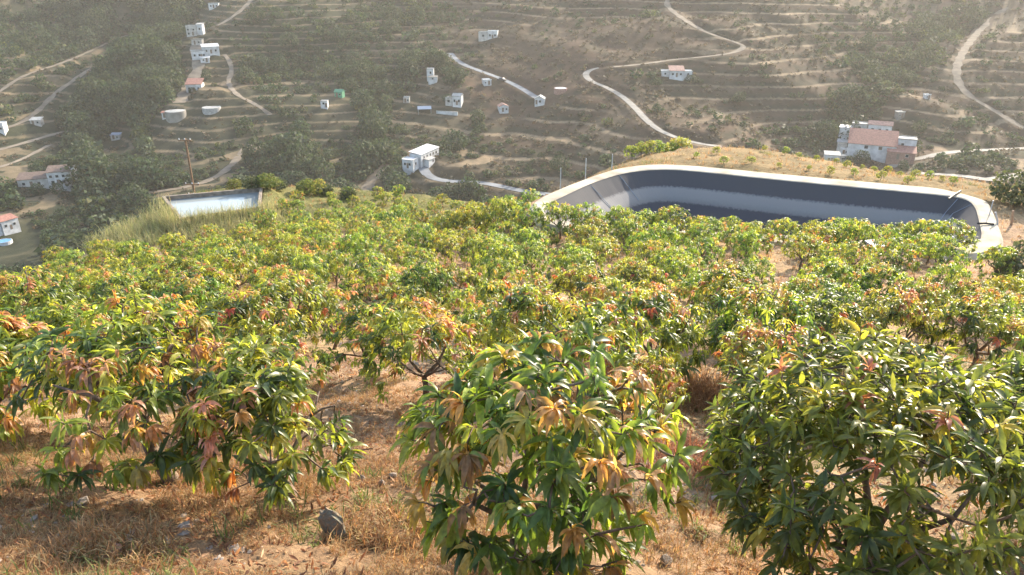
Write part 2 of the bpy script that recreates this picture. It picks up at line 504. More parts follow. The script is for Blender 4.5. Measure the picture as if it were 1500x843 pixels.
# ------------------------------------------------------------------ roads (found on the bare terrain first)
road_specs = [
 ('road', 'grey concrete road running down the brown spur', [(659,78),(667,88),(682,97),(708,106),(740,118),(768,132),(790,147)], 4.2, 'asphaltish'),
 ('road', 'pale concrete bend and track dropping behind the reservoir knoll', [(877,98),(864,103),(856,111),(866,120),(888,128),(912,142),(930,158),(948,178),(972,196),(1012,209),(1062,217)], 3.6, 'paleconc'),
 ('dirt_track', 'dirt track with a hairpin high on the brown slope', [(984,-8),(974,6),(988,20),(1022,42),(1055,56),(1086,64),(1090,72),(1072,79),(1030,84),(985,88),(940,95),(895,99)], 3.6, 'paledirt'),
 ('road', 'blue grey road below the white house in the valley', [(618,241),(622,252),(632,262),(655,267),(690,266),(722,271),(770,282),(835,289)], 4.6, 'asphaltish'),
 ('dirt_track', 'wide dirt track curving under the terraces at the right', [(1484,4),(1458,24),(1428,52),(1408,80),(1400,102),(1404,125),(1424,144),(1455,162),(1508,194)], 4.4, 'dirtroad'),
 ('road', 'pale driveway leading to the red roofed farm', [(1304,246),(1330,236),(1358,229),(1400,222),(1508,218)], 4.2, 'paleconc'),
 ('road', 'pale concrete road beside the stream at the right', [(1345,256),(1385,255),(1420,260),(1455,264),(1508,254)], 5.0, 'paleconc'),
 ('dirt_track', 'narrow dirt track beside the hamlet on the spur', [(328,78),(338,92),(340,108),(333,122),(345,138),(368,150),(385,160),(398,172)], 2.6, 'paledirt'),
 ('dirt_track', 'long dirt track crossing the left hillside', [(-10,193),(30,182),(55,165),(80,138),(115,112),(150,92),(170,78),(200,66)], 3.2, 'dirtroad'),
 ('dirt_track', 'upper dirt track on the far left slope', [(-10,142),(30,112),(70,100),(110,86),(160,62),(190,50)], 2.6, 'dirtroad'),
 ('dirt_track', 'short track below the sheds at the left edge', [(-10,222),(30,212),(65,201),(108,190)], 3.6, 'paledirt'),
 ('dirt_track', 'short straight track above the long farmhouse', [(-8,248),(30,236),(74,212)], 2.4, 'paledirt'),
 ('dirt_track', 'dirt track climbing behind the irrigation pool', [(170,287),(230,281),(290,272),(322,258),(342,240),(356,222),(372,208)], 3.4, 'dirtroad'),
 ('dirt_track', 'side branch of the track behind the irrigation pool', [(352,226),(378,216),(405,211),(430,205)], 2.2, 'dirtroad'),
 ('dirt_track', 'gravel track along the creek bed left of the white house', [(536,282),(544,264),(556,250),(568,240)], 5.0, 'dirtroad'),
 ('dirt_track', 'dirt track near the small white hut at the top', [(318,40),(345,22),(362,8),(374,-8)], 3.0, 'paledirt'),
 ('yard', 'pale dirt yard between the hamlet houses', [(262,152),(275,130),(286,112),(292,95),(288,78),(287,60)], 6.5, 'paledirt'),
]
road_defs = []
for (nm, lab, px, wd, mt) in road_specs:
    wd *= .78
    p = hits(px, far=True)
    pl = chaikin(p, 2, closed=False)
    L = np.concatenate([[0], np.cumsum(np.linalg.norm(np.diff(pl[:, :2], axis=0), axis=1))])
    s = np.arange(0, L[-1], 1.5)
    pl = np.stack([np.interp(s, L, pl[:, k]) for k in range(3)], -1)
    kern = np.ones(9) / 9
    zp = np.pad(pl[:, 2], 4, mode='edge'); pl[:, 2] = np.convolve(zp, kern, 'valid')
    road_defs.append((nm, lab, pl, wd, mt)); 
ROADS = [(pl[::3] if len(pl) > 8 else pl, wd) for (_, _, pl, wd, _) in road_defs]
for (nm, lab, pl, wd, mt) in road_defs:
    t = np.gradient(pl[:, :2], axis=0); t /= np.linalg.norm(t, axis=1)[:, None] + 1e-9
    nrm = np.stack([-t[:, 1], t[:, 0]], -1)
    wob = 1 + .16 * np.sin(np.arange(len(pl)) * .9 + rng.uniform(0, 6)) * (mt in ('dirtroad', 'paledirt')) + rng.uniform(-.08, .08, len(pl)) * (mt in ('dirtroad', 'paledirt'))
    V = np.zeros((len(pl), 3, 3))
    for j, s in enumerate((-.5, 0, .5)):
        V[:, j, :2] = pl[:, :2] + nrm * (wd * s * wob)[:, None]; V[:, j, 2] = pl[:, 2] + .12 + (.05 if j == 1 else 0)
    n = len(pl); i = np.arange(n - 1)
    Fq = np.concatenate([np.stack([i * 3 + j, (i + 1) * 3 + j, (i + 1) * 3 + j + 1, i * 3 + j + 1], -1) for j in (0, 1)])
    o = obj(nm, mesh_np(nm, V.reshape(-1, 3), Fq, M[mt]), label=lab, cat='road' if nm == 'road' else 'track', kind='structure')

# ------------------------------------------------------------------ ground sheet (one polar grid round the viewpoint)
def build_ground():
    fine = np.arange(-47, 47.01, .105)
    th = R(1) * np.concatenate([np.arange(-180, -47, 4.0), fine, np.arange(48, 180, 4.0)])
    r = [0.05, .4, .8, 1.2, 1.6]
    rr = 2.0
    while rr < 62: r.append(rr); rr += max(.07, rr * .0055)
    while rr < 205: r.append(rr); rr += 2.0
    while rr < 470: r.append(rr); rr += .72
    while rr < 1500: r.append(rr); rr *= 1.05
    r = np.array(r)
    TH, RR = np.meshgrid(th, r)
    X = RR * np.sin(TH); Y = RR * np.cos(TH)
    Z = height(X.ravel(), Y.ravel()).reshape(X.shape)
    nr, nt = X.shape
    V = np.stack([X, Y, Z], -1).reshape(-1, 3)
    i, j = np.meshgrid(np.arange(nr - 1), np.arange(nt), indexing='ij')
    j2 = (j + 1) % nt
    Fq = np.stack([i * nt + j, i * nt + j2, (i + 1) * nt + j2, (i + 1) * nt + j], -1).reshape(-1, 4)
    x = V[:, 0]; y = V[:, 1]
    # ---- soil and grass colours of the ground itself
    c = np.zeros((len(V), 3))
    zn, sd = near_height(x, y)
    isnear = sstep(2.5, -1.5, sd)
    soil = np.array((.35, .24, .165)); straw = np.array((.38, .275, .17)); dark = np.array((.17, .105, .07)); grn = np.array((.16, .17, .07))
    n1 = fbm(x / 2.3, y / 2.3, 41, 4); n2 = fbm(x / 7, y / 7, 43, 3); n3 = fbm(x / 1.1, y / 1.1, 47, 4)
    a = sstep(-.1, .35, n1)[:, None]; cn = soil * (1 - a) + straw * a
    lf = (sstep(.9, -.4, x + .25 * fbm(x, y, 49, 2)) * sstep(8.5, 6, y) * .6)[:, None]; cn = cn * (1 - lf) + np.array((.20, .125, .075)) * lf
    a = sstep(.10, .5, n3)[:, None] * .8; cn = cn * (1 - a) + dark * a
    a = (sstep(.25, .6, n2) * .5)[:, None]; cn = cn * (1 - a) + grn * a
    far_k = (sstep(40, 47, y) * sstep(1, 4, x))[:, None]; cn = cn * (1 - far_k) + (np.array((.235, .175, .095)) * (1 - .35 * a) + .1 * grn * a) * far_k
    gk = (sstep(44, 48, y) * sstep(2, -2, x) * .8)[:, None]; cn = cn * (1 - gk) + np.array((.15, .165, .06)) * gk
    # far slopes
    gul = np.zeros(len(V))
    green = np.array((.040, .046, .028)); brown = np.array((.092, .061, .043)); tan = np.array((.225, .175, .120)); dkg = np.array((.036, .044, .028))
    west = sstep(10, -70, x + .18 * (y - 300))
    m = fbm(x / 30, y / 30, 61, 4); m2 = fbm(x / 7, y / 7, 67, 3)
    g = np.clip(west * .85 + m * .55 + .08, 0, 1)[:, None]
    cf = brown * (1 - g) + green * g
    a = (sstep(.1, .45, m2) * .55)[:, None]; cf = cf * (1 - a) + dkg * a
    a = (sstep(.05, .5, fbm(x / 18 + 3, y / 18, 71, 3)) * .45)[:, None]; cf = cf * (1 - a) + tan * .8 * a
    bk = (terr_edge(x, y, True) * .72 * np.clip(.85 + fbm(x / 12, y / 12, 77, 2), 0, 1))[:, None]; cf = cf * (1 - bk) + dkg * bk
    e = terr_edge(x, y) * np.clip(.88 + .9 * fbm(x / 14, y / 14, 73, 2), 0, 1)
    e = e[:, None] * (.95 - .3 * west[:, None]); cf = cf * (1 - e) + tan * 1.05 * e
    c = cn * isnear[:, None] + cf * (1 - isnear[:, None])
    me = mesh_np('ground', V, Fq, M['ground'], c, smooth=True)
    return obj('ground', me, label='dry orchard slope, valley and terraced hillsides', cat='ground', kind='structure')
build_ground()

# ------------------------------------------------------------------ reservoir and pool
def inset(poly, d):
    n = len(poly); a = np.roll(poly, 1, 0); b = np.roll(poly, -1, 0)
    t = b - a; t /= np.linalg.norm(t, axis=1)[:, None]
    area = np.sum(poly[:, 0] * np.roll(poly[:, 1], -1) - np.roll(poly[:, 0], -1) * poly[:, 1])
    nn = np.stack([-t[:, 1], t[:, 0]], -1) * (1 if area > 0 else -1)
    return poly + nn * d

def resample(poly, n):
    p = np.vstack([poly, poly[:1]])
    L = np.concatenate([[0], np.cumsum(np.linalg.norm(np.diff(p, axis=0), axis=1))])
    s = np.linspace(0, L[-1], n, endpoint=False)
    return np.stack([np.interp(s, L, p[:, k]) for k in range(2)], -1)

def loft(rings, zs, mat, name, parent, floor=False, smooth=True):
    n = len(rings[0]); V = np.concatenate([np.column_stack([r, np.broadcast_to(z, n)]) for r, z in zip(rings, zs)])
    i = np.arange(n); j = (i + 1) % n
    Fq = [np.concatenate([np.stack([k * n + i, k * n + j, (k + 1) * n + j, (k + 1) * n + i], -1) for k in range(len(rings) - 1)])]
    if floor: Fq.append(((len(rings) - 1) * n + i)[None, :])
    me = mesh_np(name, V, Fq, mat, smooth=False)
    o = obj(name, me, parent); return o

res = empty('reservoir', (0, 0, 0), label='large black lined irrigation reservoir with a cream rim', cat='reservoir')
ri = resample(RES_IN, 260)
# pair every inner point with the closest outer direction
ro = []
for q in ri:
    k = np.argmin(np.hypot(*(RES_OUT - q).T)); ro.append(RES_OUT[k])
ro = np.array(ro)
for _ in range(6): ro = (np.roll(ro, 1, 0) + 2 * ro + np.roll(ro, -1, 0)) / 4
wr = rng.uniform(-.03, .03, 260)
for _ in range(3): wr = (np.roll(wr, 1) + 2 * wr + np.roll(wr, -1)) / 4
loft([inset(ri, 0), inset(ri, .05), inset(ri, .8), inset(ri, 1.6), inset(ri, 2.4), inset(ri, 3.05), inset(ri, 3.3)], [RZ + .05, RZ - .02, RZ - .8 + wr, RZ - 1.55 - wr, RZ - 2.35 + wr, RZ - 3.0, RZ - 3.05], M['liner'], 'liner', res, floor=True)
mid = (ri + ro) / 2
loft([inset(ro, -.5), ro, inset(ro, .12), mid, inset(ri, -.1), ri], [RZ - .75, RZ + .0, RZ + .10, RZ + .12 + wr, RZ + .10, RZ + .055], M['rim'], 'rim', res)
# welded seams of the liner running down the far wall
def seam(px, py, shift):
    a = onz(px, py, RZ); k = np.argmin(np.hypot(*(ri - a).T)); i0 = ri[k]
    return [(*i0, RZ + .02), (*inset(ri, .8)[(k + shift) % 260], RZ - .74), (*inset(ri, 1.6)[(k + 2 * shift) % 260], RZ - 1.5)]
for (px, py, s) in [(865, 271, 1), (908, 257, 1), (1405, 292, -2), (1420, 299, -2)]:
    MB().tube(seam(px, py, s), .018, 5).build('seam', M['bluegrey'], res)
# one dark strap across the rim; second tube stands in for a pole's shadow
for (a, b) in [((1390, 291), (1408, 279)), ((1432, 327), (1456, 328))]:
    p, q = onz(*a, RZ + .2), onz(*b, RZ + .2)
    MB().tube([(*p, RZ + .17), (*((p + q) / 2), RZ + .2), (*q, RZ + .16)], .06, 6).build('strap_and_shadow', M['black'], res)

pool = empty('irrigation_pool', (0, 0, 0), label='small rectangular irrigation pool full of pale blue water', cat='pool')
def ring_wall(inp, outp, z0, z1, name, mat, parent):
    rings = [outp, outp, inp, inp]; return loft(rings, [z0, z1, z1, z0], mat, name, parent, smooth=False)
ring_wall(POOL, c + (POOL - c) * 1.07, PZ - 1.5, PZ + .30, 'wall', simple('pool_wall', (.24, .20, .16), .9, .4, 3), pool)
obj('water', mesh_np('water', np.column_stack([POOL, np.full(4, PZ)]), np.array([[0, 1, 2, 3]]), M['water']), pool)

# ------------------------------------------------------------------ plants
def unit(v): return v / (np.linalg.norm(v, axis=-1, keepdims=True) + 1e-9)

GREENS = np.array([(.058, .100, .032), (.086, .134, .036), (.125, .174, .040), (.165, .208, .044)])
LIMES = np.array([(.23, .29, .050), (.31, .35, .060), (.19, .25, .046), (.35, .35, .060)])
FLUSH = np.array([(.42, .21, .085), (.44, .24, .14), (.45, .30, .10), (.30, .155, .08), (.37, .30, .085), (.46, .27, .18)])
REDS = np.array([(.48, .18, .09), (.46, .20, .10), (.46, .22, .09)])

def leaves(base, d0, L, W, droop, col, K, fold):
    """base,d0 (n,3); L,W,droop (n,); returns V,F,C"""
    n = len(base)
    prof = {4: [.22, .85, 1.0, .62, .03], 2: [.25, 1.0, .05], 3: [.25, 1.0, .75, .04]}[K]
    up = np.array([0, 0, 1.])
    side = unit(np.cross(d0, up) + 1e-4)
    roll = rng.uniform(-.9, .9, n)[:, None]; curl = rng.uniform(-.55, .55, n)[:, None]
    nrm0 = unit(np.cross(side, d0)); side = unit(side * np.cos(roll) + nrm0 * np.sin(roll))
    p = base.copy(); d = d0.copy(); rows = []
    for k in range(K + 1):
        nrm = unit(np.cross(side, d))
        w = (W * prof[k] * .5)[:, None]
        if fold:
            rows.append(np.stack([p - side * w + nrm * w * .38, p, p + side * w + nrm * w * .38], 1))
        else:
            rows.append(np.stack([p - side * w, p + side * w], 1))
        d = unit(d - up * (droop / K)[:, None] + side * curl / K)
        p = p + d * (L / K)[:, None]
    V = np.stack(rows, 1)                         # n,K+1,m,3
    m = V.shape[2]; st = (K + 1) * m
    idx = []
    for k in range(K):
        for j in range(m - 1):
            idx.append([k * m + j, k * m + j + 1, (k + 1) * m + j + 1, (k + 1) * m + j])
    Fq = (np.array(idx)[None] + (np.arange(n) * st)[:, None, None]).reshape(-1, 4)
    C = np.repeat(col, st, axis=0)
    return V.reshape(-1, 3), Fq, C

def lumpy(dirs, seed, amp):
    r = np.random.default_rng(seed); f = np.ones(len(dirs))
    for _ in range(7):
        a = unit(r.normal(size=3)); f += amp * r.uniform(-.6, 1) * np.exp(-((1 - dirs @ a) * r.uniform(2, 6)))
    return f

def mango(seed, H, Rr, nsh, nleaf, K, fold, flush=.15, lime=.25, red=0.0, lean=(0, 0), skirt=.25, leafL=.20, twigs=True, trunk_r=.05, fork=.45, low=-.55, upright=False):
    global rng
    keep = rng; rng = np.random.default_rng(seed)
    zc = H * .52
    cx, cy = lean
    # dome of shoot tips
    n = nsh * 2
    dirs = unit(rng.normal(size=(n, 3)))
    dirs[:, 2] = np.where(dirs[:, 2] < low, -dirs[:, 2], dirs[:, 2])
    f = lumpy(dirs, seed + 1, .42 if twigs else .36)
    keepm = f > np.quantile(f, .24)
    dirs = dirs[keepm][:nsh]; f = f[keepm][:nsh]
    rad = np.where(rng.random(len(dirs)) < .72, rng.uniform(.82, 1.03, len(dirs)), rng.uniform(.4, .82, len(dirs)))
    f = f / f.mean()
    tips = np.column_stack([cx + dirs[:, 0] * Rr * rad * f, cy + dirs[:, 1] * Rr * rad * f, zc + dirs[:, 2] * np.where(dirs[:, 2] > 0, H - zc, zc - skirt * H) * rad * f])
    tips[:, 2] = np.maximum(tips[:, 2], .12)
    # whorls of leaves
    ax = unit(dirs * np.array([1, 1, .7]) + np.array([0, 0, .75 if upright else .45]) + rng.normal(size=dirs.shape) * .3)
    topness = dirs[:, 2] * .5 + rad * .5
    u = rng.random(len(tips)) + (.22 * (.75 - topness))
    cl = np.zeros(len(tips))
    for _ in range(9):
        q = unit(rng.normal(size=3)); cl += rng.uniform(-1, 1) * np.cos(rng.uniform(3, 7) * (dirs @ q) + rng.uniform(0, 6))
    u = u - .17 * cl * (flush > .05)
    typ = np.full(len(tips), 0)
    typ[u < flush + lime] = 1
    typ[u < flush] = 2
    if red > 0: typ[(rng.random(len(tips)) < red) & (topness > .7)] = 3
    B = []; D = []; LL = []; WW = []; DR = []; CC = []
    for t, a, ty in zip(tips, ax, typ):
        k = nleaf + rng.integers(-2, 3)
        e1 = unit(np.cross(a, [.3, .1, .9])); e2 = np.cross(a, e1)
        ph = np.arange(k) * 2.4 + rng.uniform(0, 6)
        spread = rng.uniform(.55, 1.45, k) if ty < 2 else rng.uniform(.3, 1.0, k)
        d = a * np.cos(spread)[:, None] + (e1 * np.cos(ph)[:, None] + e2 * np.sin(ph)[:, None]) * np.sin(spread)[:, None]
        B.append(t - a * (rng.uniform(0, .15, k) if ty < 2 else rng.uniform(0, .06, k))[:, None]); D.append(unit(d + rng.normal(size=d.shape) * .13))
        sz = rng.uniform(.55, 1.15, k) * rng.uniform(.85, 1.1)
        if ty >= 2: sz *= .85
        LL.append(leafL * sz); WW.append(leafL * sz * (.25 if ty < 2 else .24))
        DR.append(rng.uniform(.8, 2.0, k) if ty == 0 else rng.uniform(1.2, 2.6, k) if ty == 1 else rng.uniform(1.6, 3.2, k))
        if upright: DR[-1] *= .65
        pal = (GREENS, LIMES, FLUSH, REDS)[ty]
        ci = rng.integers(len(pal)); cc = pal[ci] * rng.uniform(.8, 1.2)
        cs = cc[None] * rng.uniform(.82, 1.18, (k, 1))
        if ty == 2 and rng.random() < .5:      # leaves of a flush greening up
            g = rng.random(k) < .35; cs[g] = LIMES[rng.integers(4)] * .9
        CC.append(cs)
    B = np.concatenate(B); D = unit(np.concatenate(D)); LL = np.concatenate(LL); WW = np.concatenate(WW); DR = np.concatenate(DR); CC = np.concatenate(CC)
    V, Fq, C = leaves(B, D, LL, WW, DR, CC, K, fold)
    crown = mesh_np('crown', V, Fq, M['leaf'], C, smooth=True)
    # trunk, limbs and twigs
    mb = MB(); ns = 8 if twigs else 5
    fz = H * fork * .6
    fk = np.array([cx * .55, cy * .55, fz])
    j = rng.normal(size=3) * .04; j[2] = 0
    mb.tube([(0, 0, -.25), (0, 0, .02), fk * .5 + j, fk], [trunk_r * 1.35, trunk_r * 1.2, trunk_r, trunk_r * .92], ns)
    nodes = [fk]; nl = rng.integers(4, 6)
    cc0 = np.array([cx, cy, zc])
    def tuck(p, f=.72):
        e = (p - cc0) / np.array([Rr, Rr, H - zc])
        if e[2] < 0: e[2] = 0
        q = np.linalg.norm(e)
        if q < f: return p
        r = cc0 + (p - cc0) * f / q
        return r if p[2] > zc else np.array([r[0], r[1], p[2]])
    for k in range(nl):
        a = 2 * math.pi * (k + rng.uniform(-.3, .3)) / nl; e = rng.uniform(.35, .95)
        dd = np.array([math.cos(a) * math.cos(e), math.sin(a) * math.cos(e), math.sin(e)])
        ln = Rr * rng.uniform(.5, .7)
        p1 = tuck(fk + dd * ln * .5 + rng.normal(size=3) * .05, .5); p2 = tuck(fk + dd * ln + np.array([0, 0, .08 * H]) + rng.normal(size=3) * .05)
        mb.tube([fk - dd * .02, p1, p2], [trunk_r * .72, trunk_r * .5, trunk_r * .32], ns)
        nodes += [p1, p2, (p1 + p2) / 2, (fk + p1) / 2]
        for q in range(3):
            d2 = unit(dd * .7 + rng.normal(size=3) * .7); s0 = (p1, p2, p2)[q]; p3 = tuck(s0 + d2 * Rr * .32, .82)
            mb.tube([s0, (s0 + p3) / 2 + rng.normal(size=3) * .03, p3], [trunk_r * .3, trunk_r * .24, trunk_r * .15], max(4, ns - 3)); nodes += [p3, (s0 + p3) / 2]
    if twigs:
        od = np.argsort(np.linalg.norm(tips - fk, axis=1))
        nd = np.array(nodes)
        for t, a in zip(tips[od], ax[od]):
            dist = np.linalg.norm(nd - t, axis=1); k = np.argmin(dist); s = nd[k]
            mdl = (s + t) / 2 + rng.normal(size=3) * .025 - a * .03
            r0 = .005 + .008 * min(1, dist[k] / .4)
            mb.tube([s, mdl, t - a * .06, t], [r0, r0 * .85, .006, .004], 4, cap=False)
            nd = np.vstack([nd, mdl, t - a * .07])
    trunk = mb.mesh('trunk', M['bark'], True)
    rng = keep
    return crown, trunk

def put_tree(name, pair, loc, rz, sc, label, cat, group=None):
    r = empty(name, loc, rz, label=label, cat=cat, group=group)
    r.scale = (sc, sc, sc) if np.isscalar(sc) else sc
    cr = obj('crown', pair[0], r); tr = obj('trunk', pair[1], r)
    return r

used = []   # (x,y,r) of orchard trees
def front(px, py, pair, sc, rz, label):
    p = hit(px, py); used.append((p[0], p[1], 1.0 * sc))
    return put_tree('mango_tree', pair, p, rz, sc, label, 'mango tree', 'mango trees of the orchard')

# ---- foreground trees, each modelled on its own
front(752, 822, mango(101, 1.70, 1.04, 205, 13, 4, True, .40, .26, lean=(.12, .1), skirt=.04, low=-.8, leafL=.235, trunk_r=.045), 1, 0.3,
      'mango tree with drooping bronze and lime leaves at the bottom centre')
front(1268, 850, mango(115, 1.78, 1.25, 500, 13, 4, True, .012, .22, lean=(.1, 0), skirt=.14, low=-.72, leafL=.165, trunk_r=.05, upright=True, fork=.35), 1, 1.9,
      'glossy dark green mango tree with forked stems at the bottom right')
front(252, 706, mango(103, 1.68, 1.27, 250, 13, 4, True, .28, .32, lean=(-.35, .1), skirt=.26, leafL=.20, trunk_r=.065, fork=.8), 1, 0,
      'broad mango tree with leaning trunk and pink new leaves at the lower left')
front(428, 728, mango(104, 1.58, .82, 175, 13, 4, True, .20, .30, lean=(0, .1), skirt=.05, leafL=.195), 1, 2.2,
      'mango tree full to the ground beside the leaning stone slab')
front(5, 640, mango(105, 1.6, 1.05, 220, 14, 4, True, .32, .34, skirt=.12, leafL=.22), 1, .8,
      'yellow green mango tree with orange tips cut by the left edge')
front(1510, 770, mango(106, 1.6, .95, 330, 13, 4, True, .02, .18, skirt=.1, leafL=.165, upright=True), 1, 1.0,
      'dark green mango tree cut by the right edge of the foreground')
front(1080, 700, mango(107, .95, .36, 70, 12, 4, True, .14, .35, skirt=.1, leafL=.19, trunk_r=.022), 1, 1.0,
      'small mango tree with yellow leaves left of the glossy dark green tree')

# ---- middle and far stock
mids = []
for k, (fl, li, rd) in enumerate([(.15, .36, .01), (.27, .34, .05), (.08, .30, .02), (.36, .3, .06), (.08, .46, 0), (.20, .30, .07), (.06, .26, .02), (.30, .36, .03)]):
    mids.append((mango(300 + k, 2.0, 1.12, 185, 12, 3, True, fl, li, rd, lean=(rng.uniform(-.25, .25), rng.uniform(-.2, .2)), skirt=(.12, .30, .16, .26, .14, .2, .32, .12)[k], leafL=.225, twigs=(k % 2 == 0), trunk_r=.055, fork=.5), fl + rd))
fars = []
for k, (fl, li, rd) in enumerate([(.05, .50, 0), (.13, .50, .01), (.04, .46, .0), (.20, .46, .02), (.04, .60, 0), (.09, .46, .02), (.30, .40, .03)]):
    fars.append((mango(400 + k, 2.05, 1.15, 165, 11, 2, True, fl, li, rd, lean=(rng.uniform(-.2, .2), rng.uniform(-.2, .2)), skirt=.08, low=-.75, leafL=.25, twigs=False, trunk_r=.055, fork=.5), fl + rd))

def res_ok(x, y, r):
    return float(sdist(np.array([x]), np.array([y]), RES_OUT)[0]) > r and float(sdist(np.array([x]), np.array([y]), POOL_OUT)[0]) > r * .9

orch = []   # (pos, scale, variant pair, flushness)
def mid_tree(px, py, sc, k, rz=None):
    p = hit(px, py); sc *= .74; used.append((p[0], p[1], 1.2 * sc))
    orch.append((p, sc, mids[k], rng.uniform(0, 6.28) if rz is None else rz))
# trees that can be told one by one in the photograph (base of the trunk, scale, stock)
for q in [(690,536,.80,1),(716,521,1.1,3),(600,497,.86,6),(490,512,.9,1),(185,480,.95,4),(205,450,.9,0),(300,505,1.05,2),(420,520,1.1,4),(360,540,1.0,1),
          (255,560,.95,3),(120,560,1.0,1),(800,525,1.05,0),(880,500,1.0,7),(960,570,1.25,5),(1120,570,1.25,2),(1090,520,1.1,1),
          (1210,560,1.15,6),(1310,545,1.1,2),(1420,545,1.15,0),(1490,520,1.0,2),(1240,500,1.0,0),(1345,495,1.0,2),(1440,488,.9,3),(1160,490,1.0,2),
          (1010,480,.95,1),(935,450,1.05,0),(1062,447,1.15,2),(845,455,1.0,5),(770,470,.95,3),(60,500,1.05,1),(1165,625,.7,2),(950,620,.6,7)]:
    mid_tree(*q)

# the last row in front of the reservoir, seen against its liner
for i, (px, pt) in enumerate([(655,318),(690,306),(735,300),(780,304),(822,306),(862,304),(905,309),(948,310),(990,309),(1030,318),(1072,321),(1110,324),(1152,319),(1195,327),(1240,324),(1282,322),(1322,326),(1362,321),(1405,322)]):
    Y = 40.2 - .0075 * (px - 650) + rng.uniform(-.4, .4)
    if px > 1250: Y = 35.6 + rng.uniform(-.3, .3)
    q = P(px, pt - (11 if px < 830 else 6 if px < 1000 else 1), Y); g0 = gz(q[0], q[1])
    sc = float(np.clip((q[2] - g0) / 2.1, .55, 1.3)); used.append((q[0], q[1], .9))
    orch.append((np.array([q[0], q[1], g0]), sc, fars[[0, 4, 2, 5, 1][i % 5] if px < 1100 else [3, 6, 1, 0, 2][i % 5]], rng.uniform(0, 6.28)))

# the remaining orchard, planted in rows that follow the contour
bare = [hit(*q) for q in [(640,525),(560,480),(150,465),(1235,425),(1150,410),(1440,430),(1380,425),(1490,430),(1300,428),(1020,412),(810,385),(600,325),(640,322),(690,330),(870,350),(1010,560),(620,350)]]
def near_any(x, y, lst, f=1.0):
    return any((x - a) ** 2 + (y - b) ** 2 < (f * r) ** 2 for a, b, r in lst)
yy = 8.5
row = 0
while yy < 58:
    xs = np.arange(-1.0 * yy - 3, .8 * yy + 4, 2.12)
    for x0 in xs:
        x = x0 + rng.normal() * .28 + (row % 2) * .95; y = yy + rng.normal() * .28 - .0015 * x * x + .05 * x * (x < 0)
        if float(sdist(np.array([x]), np.array([y]), NEARPOLY)[0]) > -1.6: continue
        px, py = project((x, y, gz(x, y) + 1))
        if px < -70 or px > 1570: continue
        if not res_ok(x, y, 1.1): continue
        if y > 39.5 and x > 2.0: continue
        if y > 42 and -34 < x < -17: continue
        if y > 40 and x < -24: continue
        if x > 21.5 and y > 24: continue
        if x > 1 and y > 37.5: continue
        if near_any(x, y, used, 1.36): continue
        if y < 40 and any((x - b[0]) ** 2 + (y - b[1]) ** 2 < (1.15 if b[0] < 8 else 1.7) ** 2 for b in bare): continue
        if rng.random() < .05: continue
        sc = rng.uniform(.64, .86) * (.68 if y > 47.5 else 1)
        used.append((x, y, .95 * sc))
        st = mids if y < 21 else fars
        w = np.array([s[1] for s in st])
        wt = np.ones(len(st))
        if x > 2 and y < 22: wt = np.where(w > .15, .35, 1)
        if x < 0: wt = np.where(w > .1, 1.5, 1)
        k = rng.choice(len(st), p=wt / wt.sum())
        orch.append((np.array([x, y, gz(x, y)]), sc, st[k], rng.uniform(0, 6.28)))
    yy += 2.4; row += 1
print('orchard trees', len(orch))
# labels from look, place on the slope and order across the picture
sets = {}
for i, (p, sc, st, rz) in enumerate(orch):
    px, py = project((p[0], p[1], p[2] + 1))
    look = 'mango tree with many orange new leaves' if st[1] > .25 else 'mango tree with scattered orange leaf tips' if st[1] > .1 else 'plain green mango tree'
    Y = p[1]
    band = 'just behind the foreground trees' if Y < 12.5 else 'near the bare soil patch' if Y < 16 else 'on the middle slope' if Y < 22 else 'on the upper middle rows' if Y < 28 else 'in a far orchard row' if Y < 34 else 'in front of the reservoir' if p[0] > 2 else 'below the irrigation pool' if p[0] < -10 and Y < 47 else 'near the far orchard edge'
    side = 'left' if px < 380 else 'left of centre' if px < 680 else 'centre' if px < 900 else 'right of centre' if px < 1180 else 'right'
    sets.setdefault((look, band, side), []).append((px, i))
lab = {}
for (look, band, side), it in sets.items():
    it.sort()
    where = {'left': 'at left', 'right': 'at right'}.get(side, side)
    for k, (_, i) in enumerate(it):
        s = f'{look} {band}, {where}'
        if len(it) > 1: s += ', ' + ORD[min(k, 11)]
        s = s.replace(' with scattered orange leaf tips', ' with few orange tips').replace(' with many orange new leaves', ' with many orange leaves')
        s = s.replace('just behind the foreground trees', 'behind the foreground').replace('on the upper middle rows', 'on upper middle rows')
        lab[i] = ' '.join(s.split()[:16])
for i, (p, sc, st, rz) in enumerate(orch):
    put_tree('mango_tree', st[0], p, rz, (sc * rng.uniform(.93, 1.1), sc * rng.uniform(.93, 1.1), sc * rng.uniform(.92, 1.08)), lab[i], 'mango tree', 'mango trees of the orchard')

